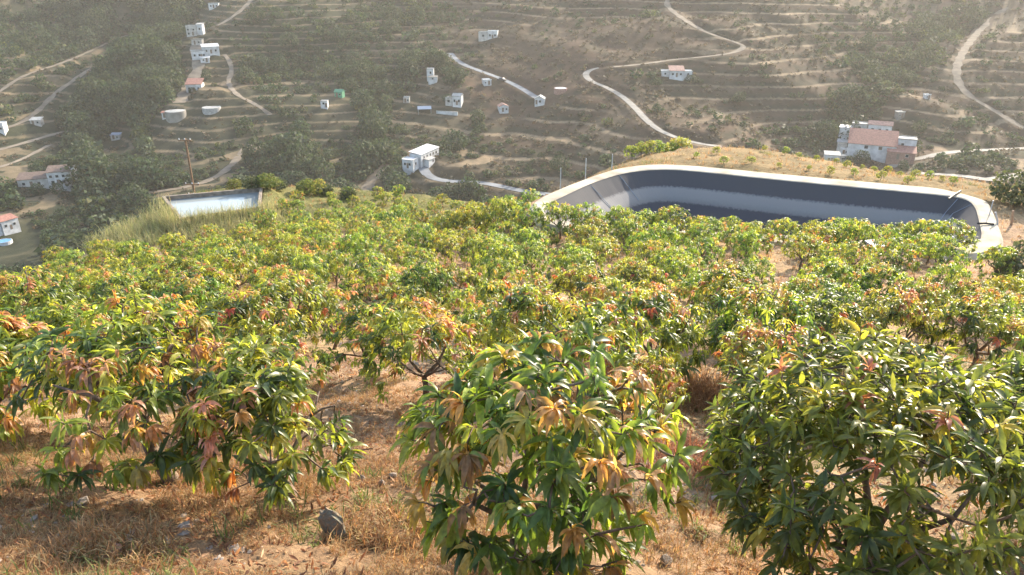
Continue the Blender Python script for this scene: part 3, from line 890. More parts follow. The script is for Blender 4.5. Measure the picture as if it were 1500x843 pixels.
# ---- saplings and rows behind the reservoir
sap = []
for (px, py) in [(1020,232),(1050,226),(1120,222),(1150,226),(1170,232),(1195,236),(1225,240),(1240,246),(1262,248),(1280,252),(1300,255),(1318,258),(1340,262),(1360,262),(1380,266),(1395,270),
                 (1060,240),(1100,240),(1140,246),(1185,250),(1215,256),(1330,270),(1290,264),(1250,258)]:
    p = hit(px, py); sap.append((px, p))
sap.sort(key=lambda q: q[0])
for i, (px, p) in enumerate(sap):
    band = 'on the dry knoll behind the reservoir'
    third = i // 8
    lb = f'mango sapling on the dry knoll {("behind the reservoir bend", "behind the rim middle", "near the farm")[third]}, {ORD[i % 8]}'
    put_tree('mango_sapling', fars[[0, 4, 2, 1][i % 4]][0], p, rng.uniform(0, 6), rng.uniform(.17, .34), lb, 'sapling', 'mango saplings on the knoll')
for i, (px, py) in enumerate([(925,243),(938,240),(950,238),(962,236),(972,229),(985,224),(996,216)]):
    p = P(px, py, 61 + i * .9); p[2] = gz(p[0], p[1])
    zt = P(px, py - 8, p[1])[2]
    put_tree('mango_tree', fars[[4, 0, 4, 2][i % 4]][0], p, i * 1.3, max(.6, min(1.5, (zt - p[2]) / 1.6)), f'yellow green mango tree in the row beyond the reservoir bend, {ORD[i]}', 'mango tree', 'mango trees beyond the reservoir')

# ------------------------------------------------------------------ shrubs and scrub
def puff(seed, n, size, cols, flat=.85, base=-.15, lump=.35, narrow=.6):
    """leaf-clump bush of radius ~1: returns V,F,C"""
    r = np.random.default_rng(seed)
    dirs = unit(r.normal(size=(n, 3))); f = lumpy(dirs, seed + 5, lump)
    rad = r.uniform(.35, 1.0, n) ** .5 * f / f.mean()
    c = dirs * rad[:, None] * np.array([1, 1, flat]); c[:, 2] = c[:, 2] * (.5 + .5 * (c[:, 2] > 0)) + .62 * flat
    a = unit(r.normal(size=(n, 3)) + dirs * .8 + np.array([0, 0, .3])); b = unit(np.cross(a, r.normal(size=(n, 3))))
    s = size * r.uniform(.6, 1.3, n)[:, None]
    V = np.stack([c - b * s * narrow * .6, c + a * s * .2 + np.cross(a, b) * s * narrow, c + b * s * .9, c + a * s * .2 - np.cross(a, b) * s * narrow], 1).reshape(-1, 3)
    Fq = np.arange(4 * n).reshape(-1, 4)
    pal = np.array(cols)[r.integers(len(cols), size=n)] * r.uniform(.65, 1.35, (n, 1))
    return V, Fq, np.repeat(pal, 4, 0)

def shrub_pair(seed, n, size, cols, **k):
    V, Fq, C = puff(seed, n, size, cols, **k)
    cr = mesh_np('foliage', V, Fq, M['scrub'], C, smooth=True)
    mb = MB(); r = np.random.default_rng(seed)
    for q in range(3):
        d = r.normal(size=3) * .25; d[2] = .55
        mb.tube([(0, 0, -.25), d * .5, d], [.07, .05, .025], 5)
    return cr, mb.mesh('stem', M['bark'], True)

def put_shrub(name, pair, loc, sc, label, cat, group=None, parts=('foliage', 'stem')):
    r = empty(name, loc, rng.uniform(0, 6), label=label, cat=cat, group=group); r.scale = (sc, sc, sc) if np.isscalar(sc) else sc
    obj(parts[0], pair[0], r); obj(parts[1], pair[1], r); return r

OLIVE = [(.10, .115, .06), (.13, .14, .08), (.075, .09, .045)]
YELG = [(.17, .19, .05), (.13, .16, .045), (.20, .19, .07)]
DKG = [(.035, .055, .025), (.05, .075, .032), (.028, .045, .022)]
sh_ol = shrub_pair(501, 900, .13, OLIVE); sh_ye = shrub_pair(502, 700, .15, YELG); sh_dk = shrub_pair(503, 500, .17, DKG, flat=1.3)
def shrub(px, py, pair, sc, label, name='shrub'):
    p = hit(px, py); put_shrub(name, pair, p, sc, label, 'shrub')
shrub(1500, 418, sh_ol, 1.35, 'grey green olive bush at the right edge beyond the bare soil')
shrub(1488, 300, sh_ol, 1.5, 'olive bush on the bank right of the reservoir corner')
shrub(320, 277, sh_ye, .85, 'yellow green bush behind the irrigation pool')
shrub(344, 277, sh_ye, .6, 'small pale bush right of the yellow green bush by the pool')
shrub(372, 277, sh_ol, .75, 'grey green bush at the far corner of the pool')
shrub(392, 276, sh_ye, .85, 'bush beside the pool corner on the crest')
shrub(408, 279, sh_ol, .65, 'small grey bush right of the pool corner')
shrub(450, 283, sh_ye, .85, 'round green bush on the crest right of the pool')
shrub(478, 286, sh_ol, .7, 'grey green bush on the crest line right of centre bushes')
shrub(512, 291, sh_ol, .65, 'last grey bush along the left crest')
shrub(216, 291, sh_dk, .72, 'dark narrow shrub at the left end of the irrigation pool')
# reeds along the pool side
def grass_blades(pts, nb, hgt, wid, cols, lean=.5, seed=1):
    r = np.random.default_rng(seed); n = len(pts)
    b = np.repeat(pts, nb, 0) + np.column_stack([r.normal(size=(n * nb, 2)) * np.repeat(np.broadcast_to(hgt, (n,)), nb)[:, None] * .28, np.zeros(n * nb)])
    h = np.repeat(np.broadcast_to(hgt, (n,)), nb) * r.uniform(.5, 1.2, n * nb)
    a = r.uniform(0, 2 * math.pi, n * nb); ln = r.uniform(.1, 1, n * nb) * lean
    d = np.column_stack([np.cos(a) * ln, np.sin(a) * ln, np.ones(n * nb)]); d = unit(d)
    s = np.column_stack([-np.sin(a + r.normal(size=n * nb)), np.cos(a), np.zeros(n * nb)]); s = unit(s) * wid * .5
    m = b + d * (h * .55)[:, None]; d2 = unit(d + np.column_stack([np.cos(a), np.sin(a), -r.uniform(.2, 1.2, n * nb)]) * ln[:, None])
    t = m + d2 * (h * .55)[:, None]
    V = np.stack([b - s, b + s, m + s * .8, m - s * .8, t], 1).reshape(-1, 3)
    o = np.arange(n * nb)[:, None] * 5
    Fq = [o + np.array([[0, 1, 2, 3]]), o + np.array([[3, 2, 4]])]
    pal = np.array(cols)[r.integers(len(cols), size=n * nb)] * r.uniform(.7, 1.3, (n * nb, 1))
    return V, Fq, np.repeat(pal, 5, 0)

def scatter_ground(n, yr, cond, wfac=.78):
    Y = rng.uniform(yr[0] ** 1.0, yr[1], n); X = rng.uniform(-1, 1, n) * (Y * wfac + 1.5)
    k = cond(X, Y); X = X[k]; Y = Y[k]
    return np.column_stack([X, Y, height(X, Y)])

reed_px = [(rng.uniform(205, 385), 0) for _ in range(420)]
pts = []
for _ in range(1300):
    t = rng.random(); q = onz(*( (165 + 225 * t, 330 - 8 * t)), PZ) + rng.normal(size=2) * np.array([1.2, 1.5])
    if float(sdist(np.array([q[0]]), np.array([q[1]]), POOL_OUT)[0]) > .15 and float(sdist(np.array([q[0]]), np.array([q[1]]), NEARPOLY)[0]) < -.3:
        pts.append((q[0], q[1], gz(*q)))
V, Fq, C = grass_blades(np.array(pts), 10, .85, .025, [(.30, .32, .16), (.36, .33, .20), (.22, .25, .11)], .6, 3)
obj('reed_grass', mesh_np('reed_grass', V, Fq, M['straw'], C), label='pale green reed grass along the pool edge', cat='grass', kind='stuff')

onhill = lambda X, Y: (sdist(X, Y, NEARPOLY) < -.5) & (sdist(X, Y, RES_OUT) > .3) & (sdist(X, Y, POOL_OUT) > .2)
# dry grass, weeds, fallen leaves
def nz_mask(s, sc, lo): return lambda X, Y: onhill(X, Y) & (fbm(X / sc, Y / sc, s, 3) > lo)
STRAW = [(.36, .225, .115), (.40, .295, .165), (.31, .17, .08), (.21, .125, .068), (.28, .235, .12), (.34, .20, .095)]
p1 = np.concatenate([scatter_ground(17000, (2.6, 11), lambda X, Y: onhill(X, Y) & (fbm(X / 1.3, Y / 1.3, 83, 3) > -.05 + .17 * sstep(-.6, .6, X))), scatter_ground(9000, (3.2, 6.8), lambda X, Y: onhill(X, Y) & (X < .3) & (fbm(X / .7, Y / .7, 84, 3) > -.22))])
p2 = scatter_ground(9000, (9, 26), nz_mask(85, 2.6, .0))
p3 = scatter_ground(6000, (24, 66), onhill)
Vs = []; Fs4 = []; Fs3 = []; Cs = []; off = 0
for pp, nb, hg, wd, sd in ((p1, 15, .085, .0055, 11), (p2, 9, .20, .012, 12), (p3, 7, .26, .03, 13)):
    h = hg * rng.uniform(.5, 1.5, len(pp))
    V, Fq, C = grass_blades(pp, nb, h, wd, STRAW, 1.9 if sd == 11 else 1.3, sd)
    Vs.append(V); Cs.append(C); Fs4.append(Fq[0] + off); Fs3.append(Fq[1] + off); off += len(V)
obj('dry_grass', mesh_np('dry_grass', np.concatenate(Vs), [np.concatenate(Fs4), np.concatenate(Fs3)], M['straw'], np.concatenate(Cs)), label='dry straw coloured grass between the mango trees', cat='grass', kind='stuff')
pw = np.concatenate([scatter_ground(4200, (2.6, 22), nz_mask(89, 2.0, .04)), scatter_ground(5000, (44, 62), lambda X, Y: onhill(X, Y) & ((X < 1) | (fbm(X / 3, Y / 3, 99, 2) > .25)))])
V, Fq, C = grass_blades(pw, 12, (.14 + .16 * (pw[:, 1] > 40)) * rng.uniform(.5, 1.6, len(pw)), .012, [(.13, .17, .05), (.19, .21, .08), (.10, .14, .05)], 1.1, 14)
obj('green_weeds', mesh_np('green_weeds', V, Fq, M['straw'], C), label='low green weeds on the orchard soil', cat='weeds', kind='stuff')
pl_ = np.concatenate([scatter_ground(24000, (2.6, 13), nz_mask(91, 1.2, -.1)), scatter_ground(9000, (12, 30), nz_mask(91, 1.2, .0))])
n = len(pl_); a = rng.uniform(0, 6.28, n)
d = np.column_stack([np.cos(a), np.sin(a), rng.uniform(-.1, .35, n)])
V, Fq, C = leaves(pl_ + np.array([0, 0, .015]), unit(d), rng.uniform(.04, .115, n), rng.uniform(.014, .032, n), rng.uniform(-1.3, 1.6, n),
                  np.array([(.30, .13, .06), (.22, .11, .06), (.38, .21, .11), (.17, .085, .05), (.42, .28, .17)])[rng.integers(5, size=n)] * rng.uniform(.7, 1.2, (n, 1)), 2, True)
obj('leaf_litter', mesh_np('leaf_litter', V, Fq, M['straw'], C, smooth=True), label='brown fallen leaves littering the orchard soil', cat='leaf litter', kind='stuff')

# stones and clods
def rock_mesh(seed, mat, s=(1, 1, .7), n=2):
    import bmesh
    bm = bmesh.new(); bmesh.ops.create_icosphere(bm, subdivisions=n, radius=1)
    r = np.random.default_rng(seed); A = unit(r.normal(size=(9, 3))); O = r.uniform(.55, .9, 9)
    for v in bm.verts:
        p = np.array(v.co)
        for a, o in zip(A, O):
            dd = p @ a - o
            if dd > 0: p = p - a * dd * .9
        p = p * (1 + .05 * r.normal()); v.co = p * np.array(s)
    me = bpy.data.meshes.new('stone'); bm.to_mesh(me); bm.free(); me.materials.append(mat); return me
for i, (px, py, s, mt, lb) in enumerate([
    (170, 812, .075, 'redrock', 'reddish upright stone in the dry grass at the lower left'),
    (196, 812, .055, 'redrock', 'small reddish stone just right of the upright stone'),
    (245, 798, .045, 'rock', 'pale angular stone lying in grass at the lower left'),
    (238, 812, .04, 'rock', 'small pale stone below the angular stone'),
    (910, 832, .04, 'rock', 'flat pale stone near the bottom edge right of centre'),
    (975, 826, .07, 'rock', 'dark stone at the bottom between the two front trees'),
    (530, 704, .05, 'rock', 'dark clod left of the front centre tree'),
    (560, 712, .05, 'rock', 'dark clod next to the front centre tree'),
    (575, 700, .06, 'rock', 'brown clod nearest the front centre tree crown'),
    (838, 357, .32, 'white_old', 'pale boulder behind the orchard left of the whitish trunk'),
    (857, 357, .26, 'white_old', 'pale boulder behind the orchard right of the whitish trunk')]):
    p = hit(px, py); o = obj('stone', rock_mesh(i + 3, M[mt], rng.uniform(.7, 1.1, 3)), loc=p + np.array([0, 0, s * .35]), label=lb, cat='stone')
    o.scale = (s, s, s); o.rotation_euler = (0, 0, i)
pc = scatter_ground(8200, (2.6, 20), nz_mask(95, 1.5, -.05))
base = rock_mesh(77, M['rock'], (1, 1, .7), 1)
bv = np.array([v.co for v in base.vertices]); bf = np.array([p.vertices for p in base.polygons])
s = rng.uniform(.007, .026, len(pc)) * (1 + 1.6 * (rng.random(len(pc)) < .08)) * (1 + pc[:, 1] * .02); V = (bv[None] * s[:, None, None] * rng.uniform(.6, 1.3, (len(pc), 1, 3)) + pc[:, None, :]).reshape(-1, 3)
Fq = (bf[None] + (np.arange(len(pc)) * len(bv))[:, None, None]).reshape(-1, 3)
obj('gravel', mesh_np('gravel', V, Fq, M['rock']), label='loose clods and gravel on the orchard soil', cat='gravel', kind='stuff')

# dry brush heaps
def brush(px, py, r, h, n, label, cols, seed):
    p = hit(px, py); rr = np.random.default_rng(seed)
    a = rr.uniform(0, 6.28, n); q = np.sqrt(rr.random(n)) * r
    pts = np.column_stack([np.cos(a) * q, np.sin(a) * q, np.abs(rr.normal(size=n)) * h * .35 * (1 - q / r * .6) - .03])
    V, Fq, C = grass_blades(pts, 14, h * rr.uniform(.4, .8, n), .009, cols, 1.6, seed)
    obj('dry_bush', mesh_np('dry_bush', V, Fq, M['straw'], C), loc=p, label=label, cat='dry bush')
BR = [(.34, .19, .10), (.42, .26, .14), (.26, .14, .08)]
brush(1025, 592, .38, .6, 160, 'dry brown bush among the green mango trees right of centre', BR, 5)
brush(1000, 690, .55, .25, 150, 'heap of dry reddish twigs between the two front trees', [(.28, .12, .07), (.36, .18, .10), (.22, .10, .06)], 6)
brush(550, 805, .5, .22, 190, 'dry orange grass heap right of the stone slab', STRAW, 8)
brush(140, 830, .5, .22, 170, 'tangle of dry grass at the bottom left', STRAW, 9)

# stone slab, sticks, posts, box, pole
p = hit(497, 790)
slab_mat = simple('dusty_grey_stone', (.115, .125, .105), .9, .4, 5, bump=.5, dirt=(.20, .135, .085))
o = obj('stone_slab', rock_mesh(58, slab_mat, (.62, .34, 1.15), 3), loc=p + np.array([-.03, 0, .11]), label='leaning grey stone slab in the dry grass beside the full mango tree', cat='stone')
o.scale = (.165, .165, .165); o.rotation_euler = (R(-18), R(-24), R(15))
p = hit(1432, 468); q = hit(1447, 452)
mb = MB(); d = q - p
mb.tube([p + (0, 0, .02), p + d * .4 + (0, 0, .22), q + (0, 0, .45), q + (.15, .3, .95)], [.05, .045, .035, .02], 6)
mb.tube([q + (0, 0, .45), q + (.4, .1, .7)], [.025, .012], 5)
mb.build('dry_branch', M['white_old'], label='bare pale branch leaning beside the olive bush', cat='branch')
mb = MB(); p = hit(468, 668)
mb.tube([p + (-.10, 0, .05), p + (.12, .05, .12), p + (.27, .05, .3), p + (.3, .06, .5)], [.013, .011, .009, .006], 6)
mb.tube([p + (.1, .05, .11), p + (.4, .0, .06), p + (.6, 0, .1)], [.01, .008, .005], 5)
mb.build('dry_branch', M['bark'], label='thin bare twig right of the broad left tree', cat='branch')

def post(px, py, top, r, lab, mat='wood'):
    p = hit(px, py); t = P(*top, p[1])
    mb = MB(); mb.tube([p - (0, 0, .3), p + (t - p) * .5 + (.01, 0, 0), t], [r * 1.1, r, r * .9], 7)
    mb.build('fence_post', M[mat], label=lab, cat='post', group='posts round the reservoir')
post(1463, 334, (1458, 311), .055, 'leaning metal post at the corner of the reservoir rim', 'metal')
post(1482, 330, (1484, 309), .07, 'pale wooden post standing right of the reservoir rim', 'cardboard')
post(1447, 322, (1455, 294), .03, 'thin pole leaning on the outside of the rim', 'metal')
def rimpost(px, py, h, lab):
    q = inset(resample(RES_OUT, 300), -.35); k = np.argmin([abs(project((*a, RZ))[0] - px) + abs(project((*a, RZ))[1] - py) for a in q]); a = q[k]
    MB().tube([(*a, RZ - .9), (*a, RZ + h)], .035, 6).build('fence_post', M['metal'], label=lab, cat='post', group='posts round the reservoir')
rimpost(822, 279, 1.3, 'nearest thin post outside the left curve of the rim')
rimpost(859, 263, 1.35, 'middle thin post outside the left curve of the rim')
rimpost(897, 249, 1.1, 'farthest thin post outside the left curve of the rim')
p = hit(1283, 372)
bx = empty('valve_box', p, R(15), label='small blue grey valve box among the trees by the rim', cat='box')
MB().box(-.42, .42, -.3, .3, -.2, .5).build('body', M['bluegrey'], bx)
MB().shed(-.48, .48, -.36, .36, .52, .60, .06).build('lid', M['bluegrey'], bx)
MB().box(-.12, .12, -.33, -.302, .1, .38).build('door', M['metal'], bx)
# power pole
b = P(286, 300, 74); b[2] = gz(b[0], b[1]); t = P(271, 203, 74)
pp = empty('power_pole', b, 0, label='wooden power pole with two crossarms behind the irrigation pool', cat='power pole')
tl = t - b
MB().tube([(0, 0, -.5), tl * .5, tl], [.15, .13, .10], 8).build('pole', M['polewood'], pp)
for f, w in ((.99, 1.3), (.74, 1.5), (.68, 1.2)):
    ar = MB().box(-w / 2, w / 2, -.05, .05, -.05, .05).build('crossarm', M['polewood'], pp, loc=tl * f + np.array([0, -.14, 0]))
    for x in (-w / 2 + .1, 0.0, w / 2 - .1):
        MB().lathe([(.0, .05), (.05, .06), (.07, .12), (.045, .16), (.06, .21), (.0, .24)], 8, (x, 0)).build('insulator', M['white'], ar)

# ------------------------------------------------------------------ buildings in the valley
def win(parent, x, y, z, w, h, axis, sgn):
    """window on a wall: axis 'y' -> wall facing -y/+y at y, axis 'x' likewise"""
    f = MB(); g = MB()
    if axis == 'y':
        f.box(x - w/2 - .08, x + w/2 + .08, min(y, y + sgn*.06), max(y, y + sgn*.06), z - .1, z + h + .06)
        g.box(x - w/2, x + w/2, min(y + sgn*.061, y + sgn*.075), max(y + sgn*.061, y + sgn*.075), z, z + h)
    else:
        f.box(min(x, x + sgn*.06), max(x, x + sgn*.06), y - w/2 - .08, y + w/2 + .08, z - .1, z + h + .06)
        g.box(min(x + sgn*.061, x + sgn*.075), max(x + sgn*.061, x + sgn*.075), y - w/2, y + w/2, z, z + h)
    o = f.build('window', M['white_old'], parent); g.build('pane', M['glass'], o)

def block(root, x, y, w, d, h, roof='flat', wm='white', rm='greyroof', rh=1.2, wins=(), door=None, sink=4.0, gaxis='x', ov=.3, conform=False, dz=0.0):
    """one block of a house: centre x,y, width w (x), depth d (y); wins = list of (face, offset, sill, w, h)"""
    rz = root.rotation_euler.z; wx = root.location.x + x * math.cos(rz) - y * math.sin(rz); wy = root.location.y + x * math.sin(rz) + y * math.cos(rz)
    dz = gz(wx, wy) + .4 - root.location.z if conform else dz
    ch0 = set(root.children)
    _block(root, x, y, w, d, h, roof, wm, rm, rh, wins, door, sink, gaxis, ov)
    if dz:
        for ch in root.children:
            if ch not in ch0: ch.location.z += dz

def _block(root, x, y, w, d, h, roof, wm, rm, rh, wins, door, sink, gaxis, ov):
    x0, x1, y0, y1 = x - w/2, x + w/2, y - d/2, y + d/2
    mb = MB().box(x0, x1, y0, y1, -sink, h)
    if roof == 'gable':
        if gaxis == 'x':
            for xx in (x0, x1): mb.add([(xx, y0, h), (xx, y1, h), (xx, y, h + rh - .05)], [(0, 1, 2)])
        else:
            for yv in (y0, y1): mb.add([(x0, yv, h), (x1, yv, h), (x, yv, h + rh - .05)], [(0, 1, 2)])
    mb.build('wall', M[wm], root)
    r = MB()
    if roof == 'flat':
        r.box(x0 - .12, x1 + .12, y0 - .12, y1 + .12, h + .002, h + .16)
        r.box(x0 - .12, x1 + .12, y0 - .12, y0 + .1, h + .162, h + .45); r.box(x0 - .12, x1 + .12, y1 - .1, y1 + .12, h + .162, h + .45)
    elif roof == 'gable':
        r.gable(x0 - ov, x1 + ov, y0 - ov, y1 + ov, h + .02, rh + .15, .15, gaxis)
    elif roof == 'shed':
        r.shed(x0 - ov, x1 + ov, y0 - ov, y1 + ov, h + .17, h + rh, .15)
    r.build('roof', M[rm], root)
    for (face, off, sill, ww, hh) in wins:
        if face == 'f': win(root, x + off, y0, sill, ww, hh, 'y', -1)
        if face == 'b': win(root, x + off, y1, sill, ww, hh, 'y', 1)
        if face == 'r': win(root, x1, y + off, sill, ww, hh, 'x', 1)
        if face == 'l': win(root, x0, y + off, sill, ww, hh, 'x', -1)
    if door:
        face, off = door
        dm = MB()
        if face == 'f': dm.box(x + off - .5, x + off + .5, y0 - .05, y0 - .003, 0, 2.1)
        if face == 'r': dm.box(x1 + .003, x1 + .05, y + off - .5, y + off + .5, 0, 2.1)
        if face == 'l': dm.box(x0 - .05, x0 - .003, y + off - .5, y + off + .5, 0, 2.1)
        dm.build('door', M['wood'], root)

HOUSES = []
def house(px, py, yaw, label, name='house', cat='house', dz=0.0, sc=.84):
    p = hit(px, py, far=True); p = p + np.array([0, 0, dz]); HOUSES.append((p[0], p[1]))
    o = empty(name, p, R(yaw), label=label, cat=cat); o.scale = (sc, sc, sc); return o

h = house(619, 240, 66, 'long white house with bluish white flat roof beside the valley road', dz=.5)
block(h, 2, 0, 15, 5.5, 4.6, 'shed', 'white', 'white', 1.0, [('f', o, 2.6, 1.0, 1.0) for o in (-5, -2.6, 0, 2.6, 5)] + [('f', o, .5, 1.3, 1.3) for o in (-3.5, .5, 4)] + [('l', 0, 2.6, .9, .9)], ('f', 2.2))
block(h, -8.6, .6, 4.6, 5.0, 3.4, 'flat', 'white', 'white', 1, [('f', 0, 1.2, 1, 1), ('l', -1, 1.2, .9, 1), ('l', 1.2, 1.2, .9, 1)], ('l', 0))
block(h, -1.2, -4.2, 5.0, 2.2, 2.2, 'shed', 'white', 'greyroof', .5, [('f', 1, .9, .8, .8)])

h = house(1286, 232, -24, 'farm with long pink tiled barn roof and white wings in the right valley', 'farmhouse', dz=.6, sc=.95)
block(h, -3, 1, 17, 9.5, 3.0, 'shed', 'white', 'tile', 4.2, [('l', -1.5, 1.8, 1, 1), ('f', 3, 1.5, 1.2, 1.2), ('f', -2, 1.5, 1.2, 1.2)], ('l', 1.5), sink=7, dz=2.0)
block(h, 9.0, 2.5, 6.4, 5.6, 5.4, 'flat', 'white', 'greyroof', 1, [('f', -1.5, 3, .9, 1), ('r', 0, 3, .9, 1)], sink=7, dz=2.0)
block(h, 7.4, -3.4, 9.6, 5.6, 2.6, 'shed', 'brick', 'tile', 1.6, [('f', 2, 1.1, 1, 1), ('r', .5, 1.1, 1.4, 1.2)], ('f', -1), sink=7, dz=1.0)
block(h, -1.0, 12.0, 8.5, 5.0, 4.2, 'gable', 'white', 'tilepink', 1.0, [('f', o, 1.8, .9, .9) for o in (-2.6, 0, 2.6)], ('f', 1.3), sink=10, dz=6.2)
block(h, -8.4, 12.6, 5.6, 4.5, 3.6, 'flat', 'white_old', 'greyroof', 1, [('f', 0, 1.6, 1, 1)], sink=10, dz=6.2)
block(h, -13.4, 9.0, 4.2, 5.0, 2.6, 'shed', 'white', 'bluegrey', .3, [], sink=10, dz=6.2)
block(h, -13.6, 2.6, 3.6, 5.4, 2.3, 'shed', 'white_old', 'greyroof', .3, [], sink=7, dz=2.0)

h = house(1216, 243, -16, 'small white outbuilding with pale sheet roof left of the farm', 'outbuilding', 'outbuilding', 1.6)
block(h, 0, 0, 6, 4.4, 3.2, 'shed', 'white', 'greyroof', .8, [('f', -1.2, 1, .9, .9), ('f', 1.2, 1, .9, .9)], ('f', 0))
block(h, 4.6, 2.2, 2.6, 2.6, 2.3, 'flat', 'white_old', 'white_old', .8, [('f', 0, .9, .7, .7)])
h = house(1236, 226, -10, 'tiny white hut above the small outbuilding by the farm', 'hut', 'hut')
block(h, 0, 0, 2.8, 2.4, 2.2, 'flat', 'white', 'white', 1, [('f', 0.6, .9, .7, .7)], ('f', -.5))

h = house(68, 272, 17, 'long farmhouse with white right half and brown tiled roof', 'farmhouse', dz=.4)
block(h, 5.6, 0, 8.0, 5.4, 4.8, 'shed', 'white', 'tilebrown', 1.4, [('f', o, 2.9, .9, .9) for o in (-2.8, -.7, 1.4, 3)] + [('f', o, .6, 1, 1.1) for o in (-2.4, 1.2)], ('f', -.6))
block(h, -3.4, 0, 9.8, 5.4, 2.8, 'shed', 'white_old', 'tilebrown', 1.5, [('f', -3, .9, .9, .9), ('f', 2, .9, .9, .9)], ('f', -.5))
block(h, 10.2, .3, 1.2, 4.0, 5.8, 'flat', 'white', 'white', 1, [('f', 0, 3.2, .5, .8)])

h = house(14, 340, 62, 'white house with two red roof panels at the left edge', dz=1, sc=.62)
block(h, 0, 0, 7, 5, 4.2, 'shed', 'white', 'tile', 1.2, [('f', -2, 1.6, .9, 1), ('f', 1.6, 1.6, .9, 1), ('r', 0, 1.6, 1, 1)], ('f', 0))
block(h, -6, .5, 4.6, 4.6, 3.2, 'shed', 'white', 'tile', 1.0, [('f', 0, 1.2, .9, .9), ('l', 0, 1.2, .9, .9)])
h = house(7, 356, 20, 'above ground pool with bright blue cover at the left edge', 'garden_pool', 'pool', .3)
MB().lathe([(0, .3), (2.0, .3), (2.0, -1.5)], 20).build('cover', M['blueplastic'], h)
MB().lathe([(2.02, -1.5), (2.02, .4), (2.16, .4), (2.16, -1.5)], 20).build('wall', M['white'], h)

h = house(285, 52, 5, 'whitewashed two block house at the top of the hamlet')
block(h, -.8, 0, 5.5, 4.6, 5.0, 'flat', 'white_old', 'white_old', 1, [('f', -1.6, 2.8, .9, .9), ('f', 1.4, 2.8, .9, .9), ('f', -1.5, .6, .9, 1)], ('f', .8))
block(h, 3.6, 1, 3.2, 4.2, 5.8, 'shed', 'white', 'greyroof', .6, [('f', 0, 3, .9, 1)])
h = house(290, 65, 5, 'low pale flat roofed store below the top hamlet house', 'store', 'store')
block(h, 0, 0, 5.5, 4, 2.4, 'flat', 'white_old', 'paleconc', 1, [('f', 1.2, .8, .8, .8)], ('f', -1))
h = house(309, 78, 26, 'bright white house with sloping roof on the right of the hamlet')
block(h, 0, 0, 8.5, 5, 3.4, 'shed', 'white', 'white', 1.3, [('f', -2.4, 1, .9, 1), ('f', 2.4, 1, .9, 1), ('r', 0, 1.2, .9, 1)], ('f', 0))
h = house(292, 85, 24, 'white hamlet house with dark windows next to the yard')
block(h, 0, 0, 7.4, 4.4, 3.6, 'flat', 'white', 'greyroof', 1.2, [('f', -2.2, 1.1, .9, 1), ('f', 0.2, 1.1, .9, 1), ('f', 2.4, 1.1, .9, 1)], ('f', 1.2))
h = house(301, 91, 20, 'little white annex under the hamlet houses', 'annex', 'annex')
block(h, 0, 0, 4.6, 2.6, 2.2, 'shed', 'white', 'white', .5, [('f', -.8, .8, .7, .7)], ('f', .8))
h = house(287, 133, 8, 'hamlet house with orange red roof and white front')
block(h, 0, 0, 7.4, 6.4, 3.4, 'shed', 'white', 'tile', 2.2, [('f', -2.2, 1, .9, 1), ('f', 2.2, 1, .9, 1)], ('f', 0))
def tank(px, py, r, hgt, label, wall, cover, roof=False):
    t = house(px, py, 0, label, 'water_tank', 'water tank')
    MB().lathe([(r, -2.5), (r, hgt), (r - .25, hgt), (r - .25, hgt - .5)], 32).build('wall', M[wall], t, smooth=False)
    MB().lathe([(0, hgt - (.05 if not roof else -.5)), (r - .26, hgt - .06)], 32).build('cover' if roof else 'water', M[cover], t)
tank(258, 170, 4.6, 2.4, 'round grey concrete water tank below the hamlet', 'paleconc', 'greyroof', True)
tank(310, 160, 4.2, .9, 'low oval tank with pale cover right of the concrete tank', 'greyroof', 'greyroof', False)
tank(821, 134, 3.3, 1.6, 'round brick tank full of white looking water on the spur', 'brick', 'tankwater', False)
h = house(244, 172, 10, 'small white shed left of the concrete tank', 'shed', 'shed')
block(h, 0, 0, 3.2, 2.6, 2.2, 'shed', 'white', 'tile', .5, [('f', .6, .8, .6, .7)], ('f', -.6))

h = house(714, 56, -6, 'white house alone high on the brown spur')
block(h, -2.2, 0, 5.5, 5, 3.2, 'flat', 'white_old', 'greyroof', 1, [('f', 0, 1, 1, 1)])
block(h, 3.2, .4, 6, 5, 3.8, 'flat', 'white', 'white', 1, [('f', -1.4, 1.2, 1, 1.1), ('f', 1.6, 1.2, 1, 1.1)], ('f', .2))
h = house(631, 116, 0, 'tall white house at the head of the creek')
block(h, 0, 0, 3.6, 3.6, 5.2, 'flat', 'white', 'greyroof', 1, [('f', .2, 2.9, .9, 1.2)], ('f', -.6))
block(h, 1.6, -4.2, 4.6, 3, 1.8, 'shed', 'white', 'paleconc', .4, [('f', 0, .6, .8, .7)])
h = house(667, 153, -12, 'white house with dark openings amid trees by the creek')
block(h, 1.4, 0, 4.4, 4.2, 4.4, 'gable', 'white', 'greyroof', 1.0, [('f', 1.1, 1.5, .9, 1.2), ('f', -1.2, 1.5, .9, 1.2)], ('f', 0))
block(h, -3, .5, 3.4, 4, 3.2, 'flat', 'white_old', 'greyroof', 1, [('f', 0, 1.1, 1.2, 1.2)])
h = house(655, 168, -14, 'long low white wall below the creek house', 'garden_wall', 'wall')
MB().box(-5.5, 5.5, -.3, .3, -2, 1.4).build('wall', M['white'], h); MB().box(-5.6, 5.6, -.36, .36, 1.402, 1.55).build('coping', M['white_old'], h)
h = house(622, 165, 8, 'pale blue grey sheet roof shelter near the creek', 'shelter', 'shelter')
MB().shed(-3.4, 3.4, -2.6, 2.6, 2.1, 2.7).build('roof', M['bluegrey'], h)
for x in (-3.1, 3.1):
    for y in (-2.3, 2.3): MB().tube([(x, y, -2), (x, y, 2.0)], .07, 6).build('post', M['metal'], h)
h = house(596, 150, 0, 'small pale hut above the pale clearing', 'hut', 'hut')
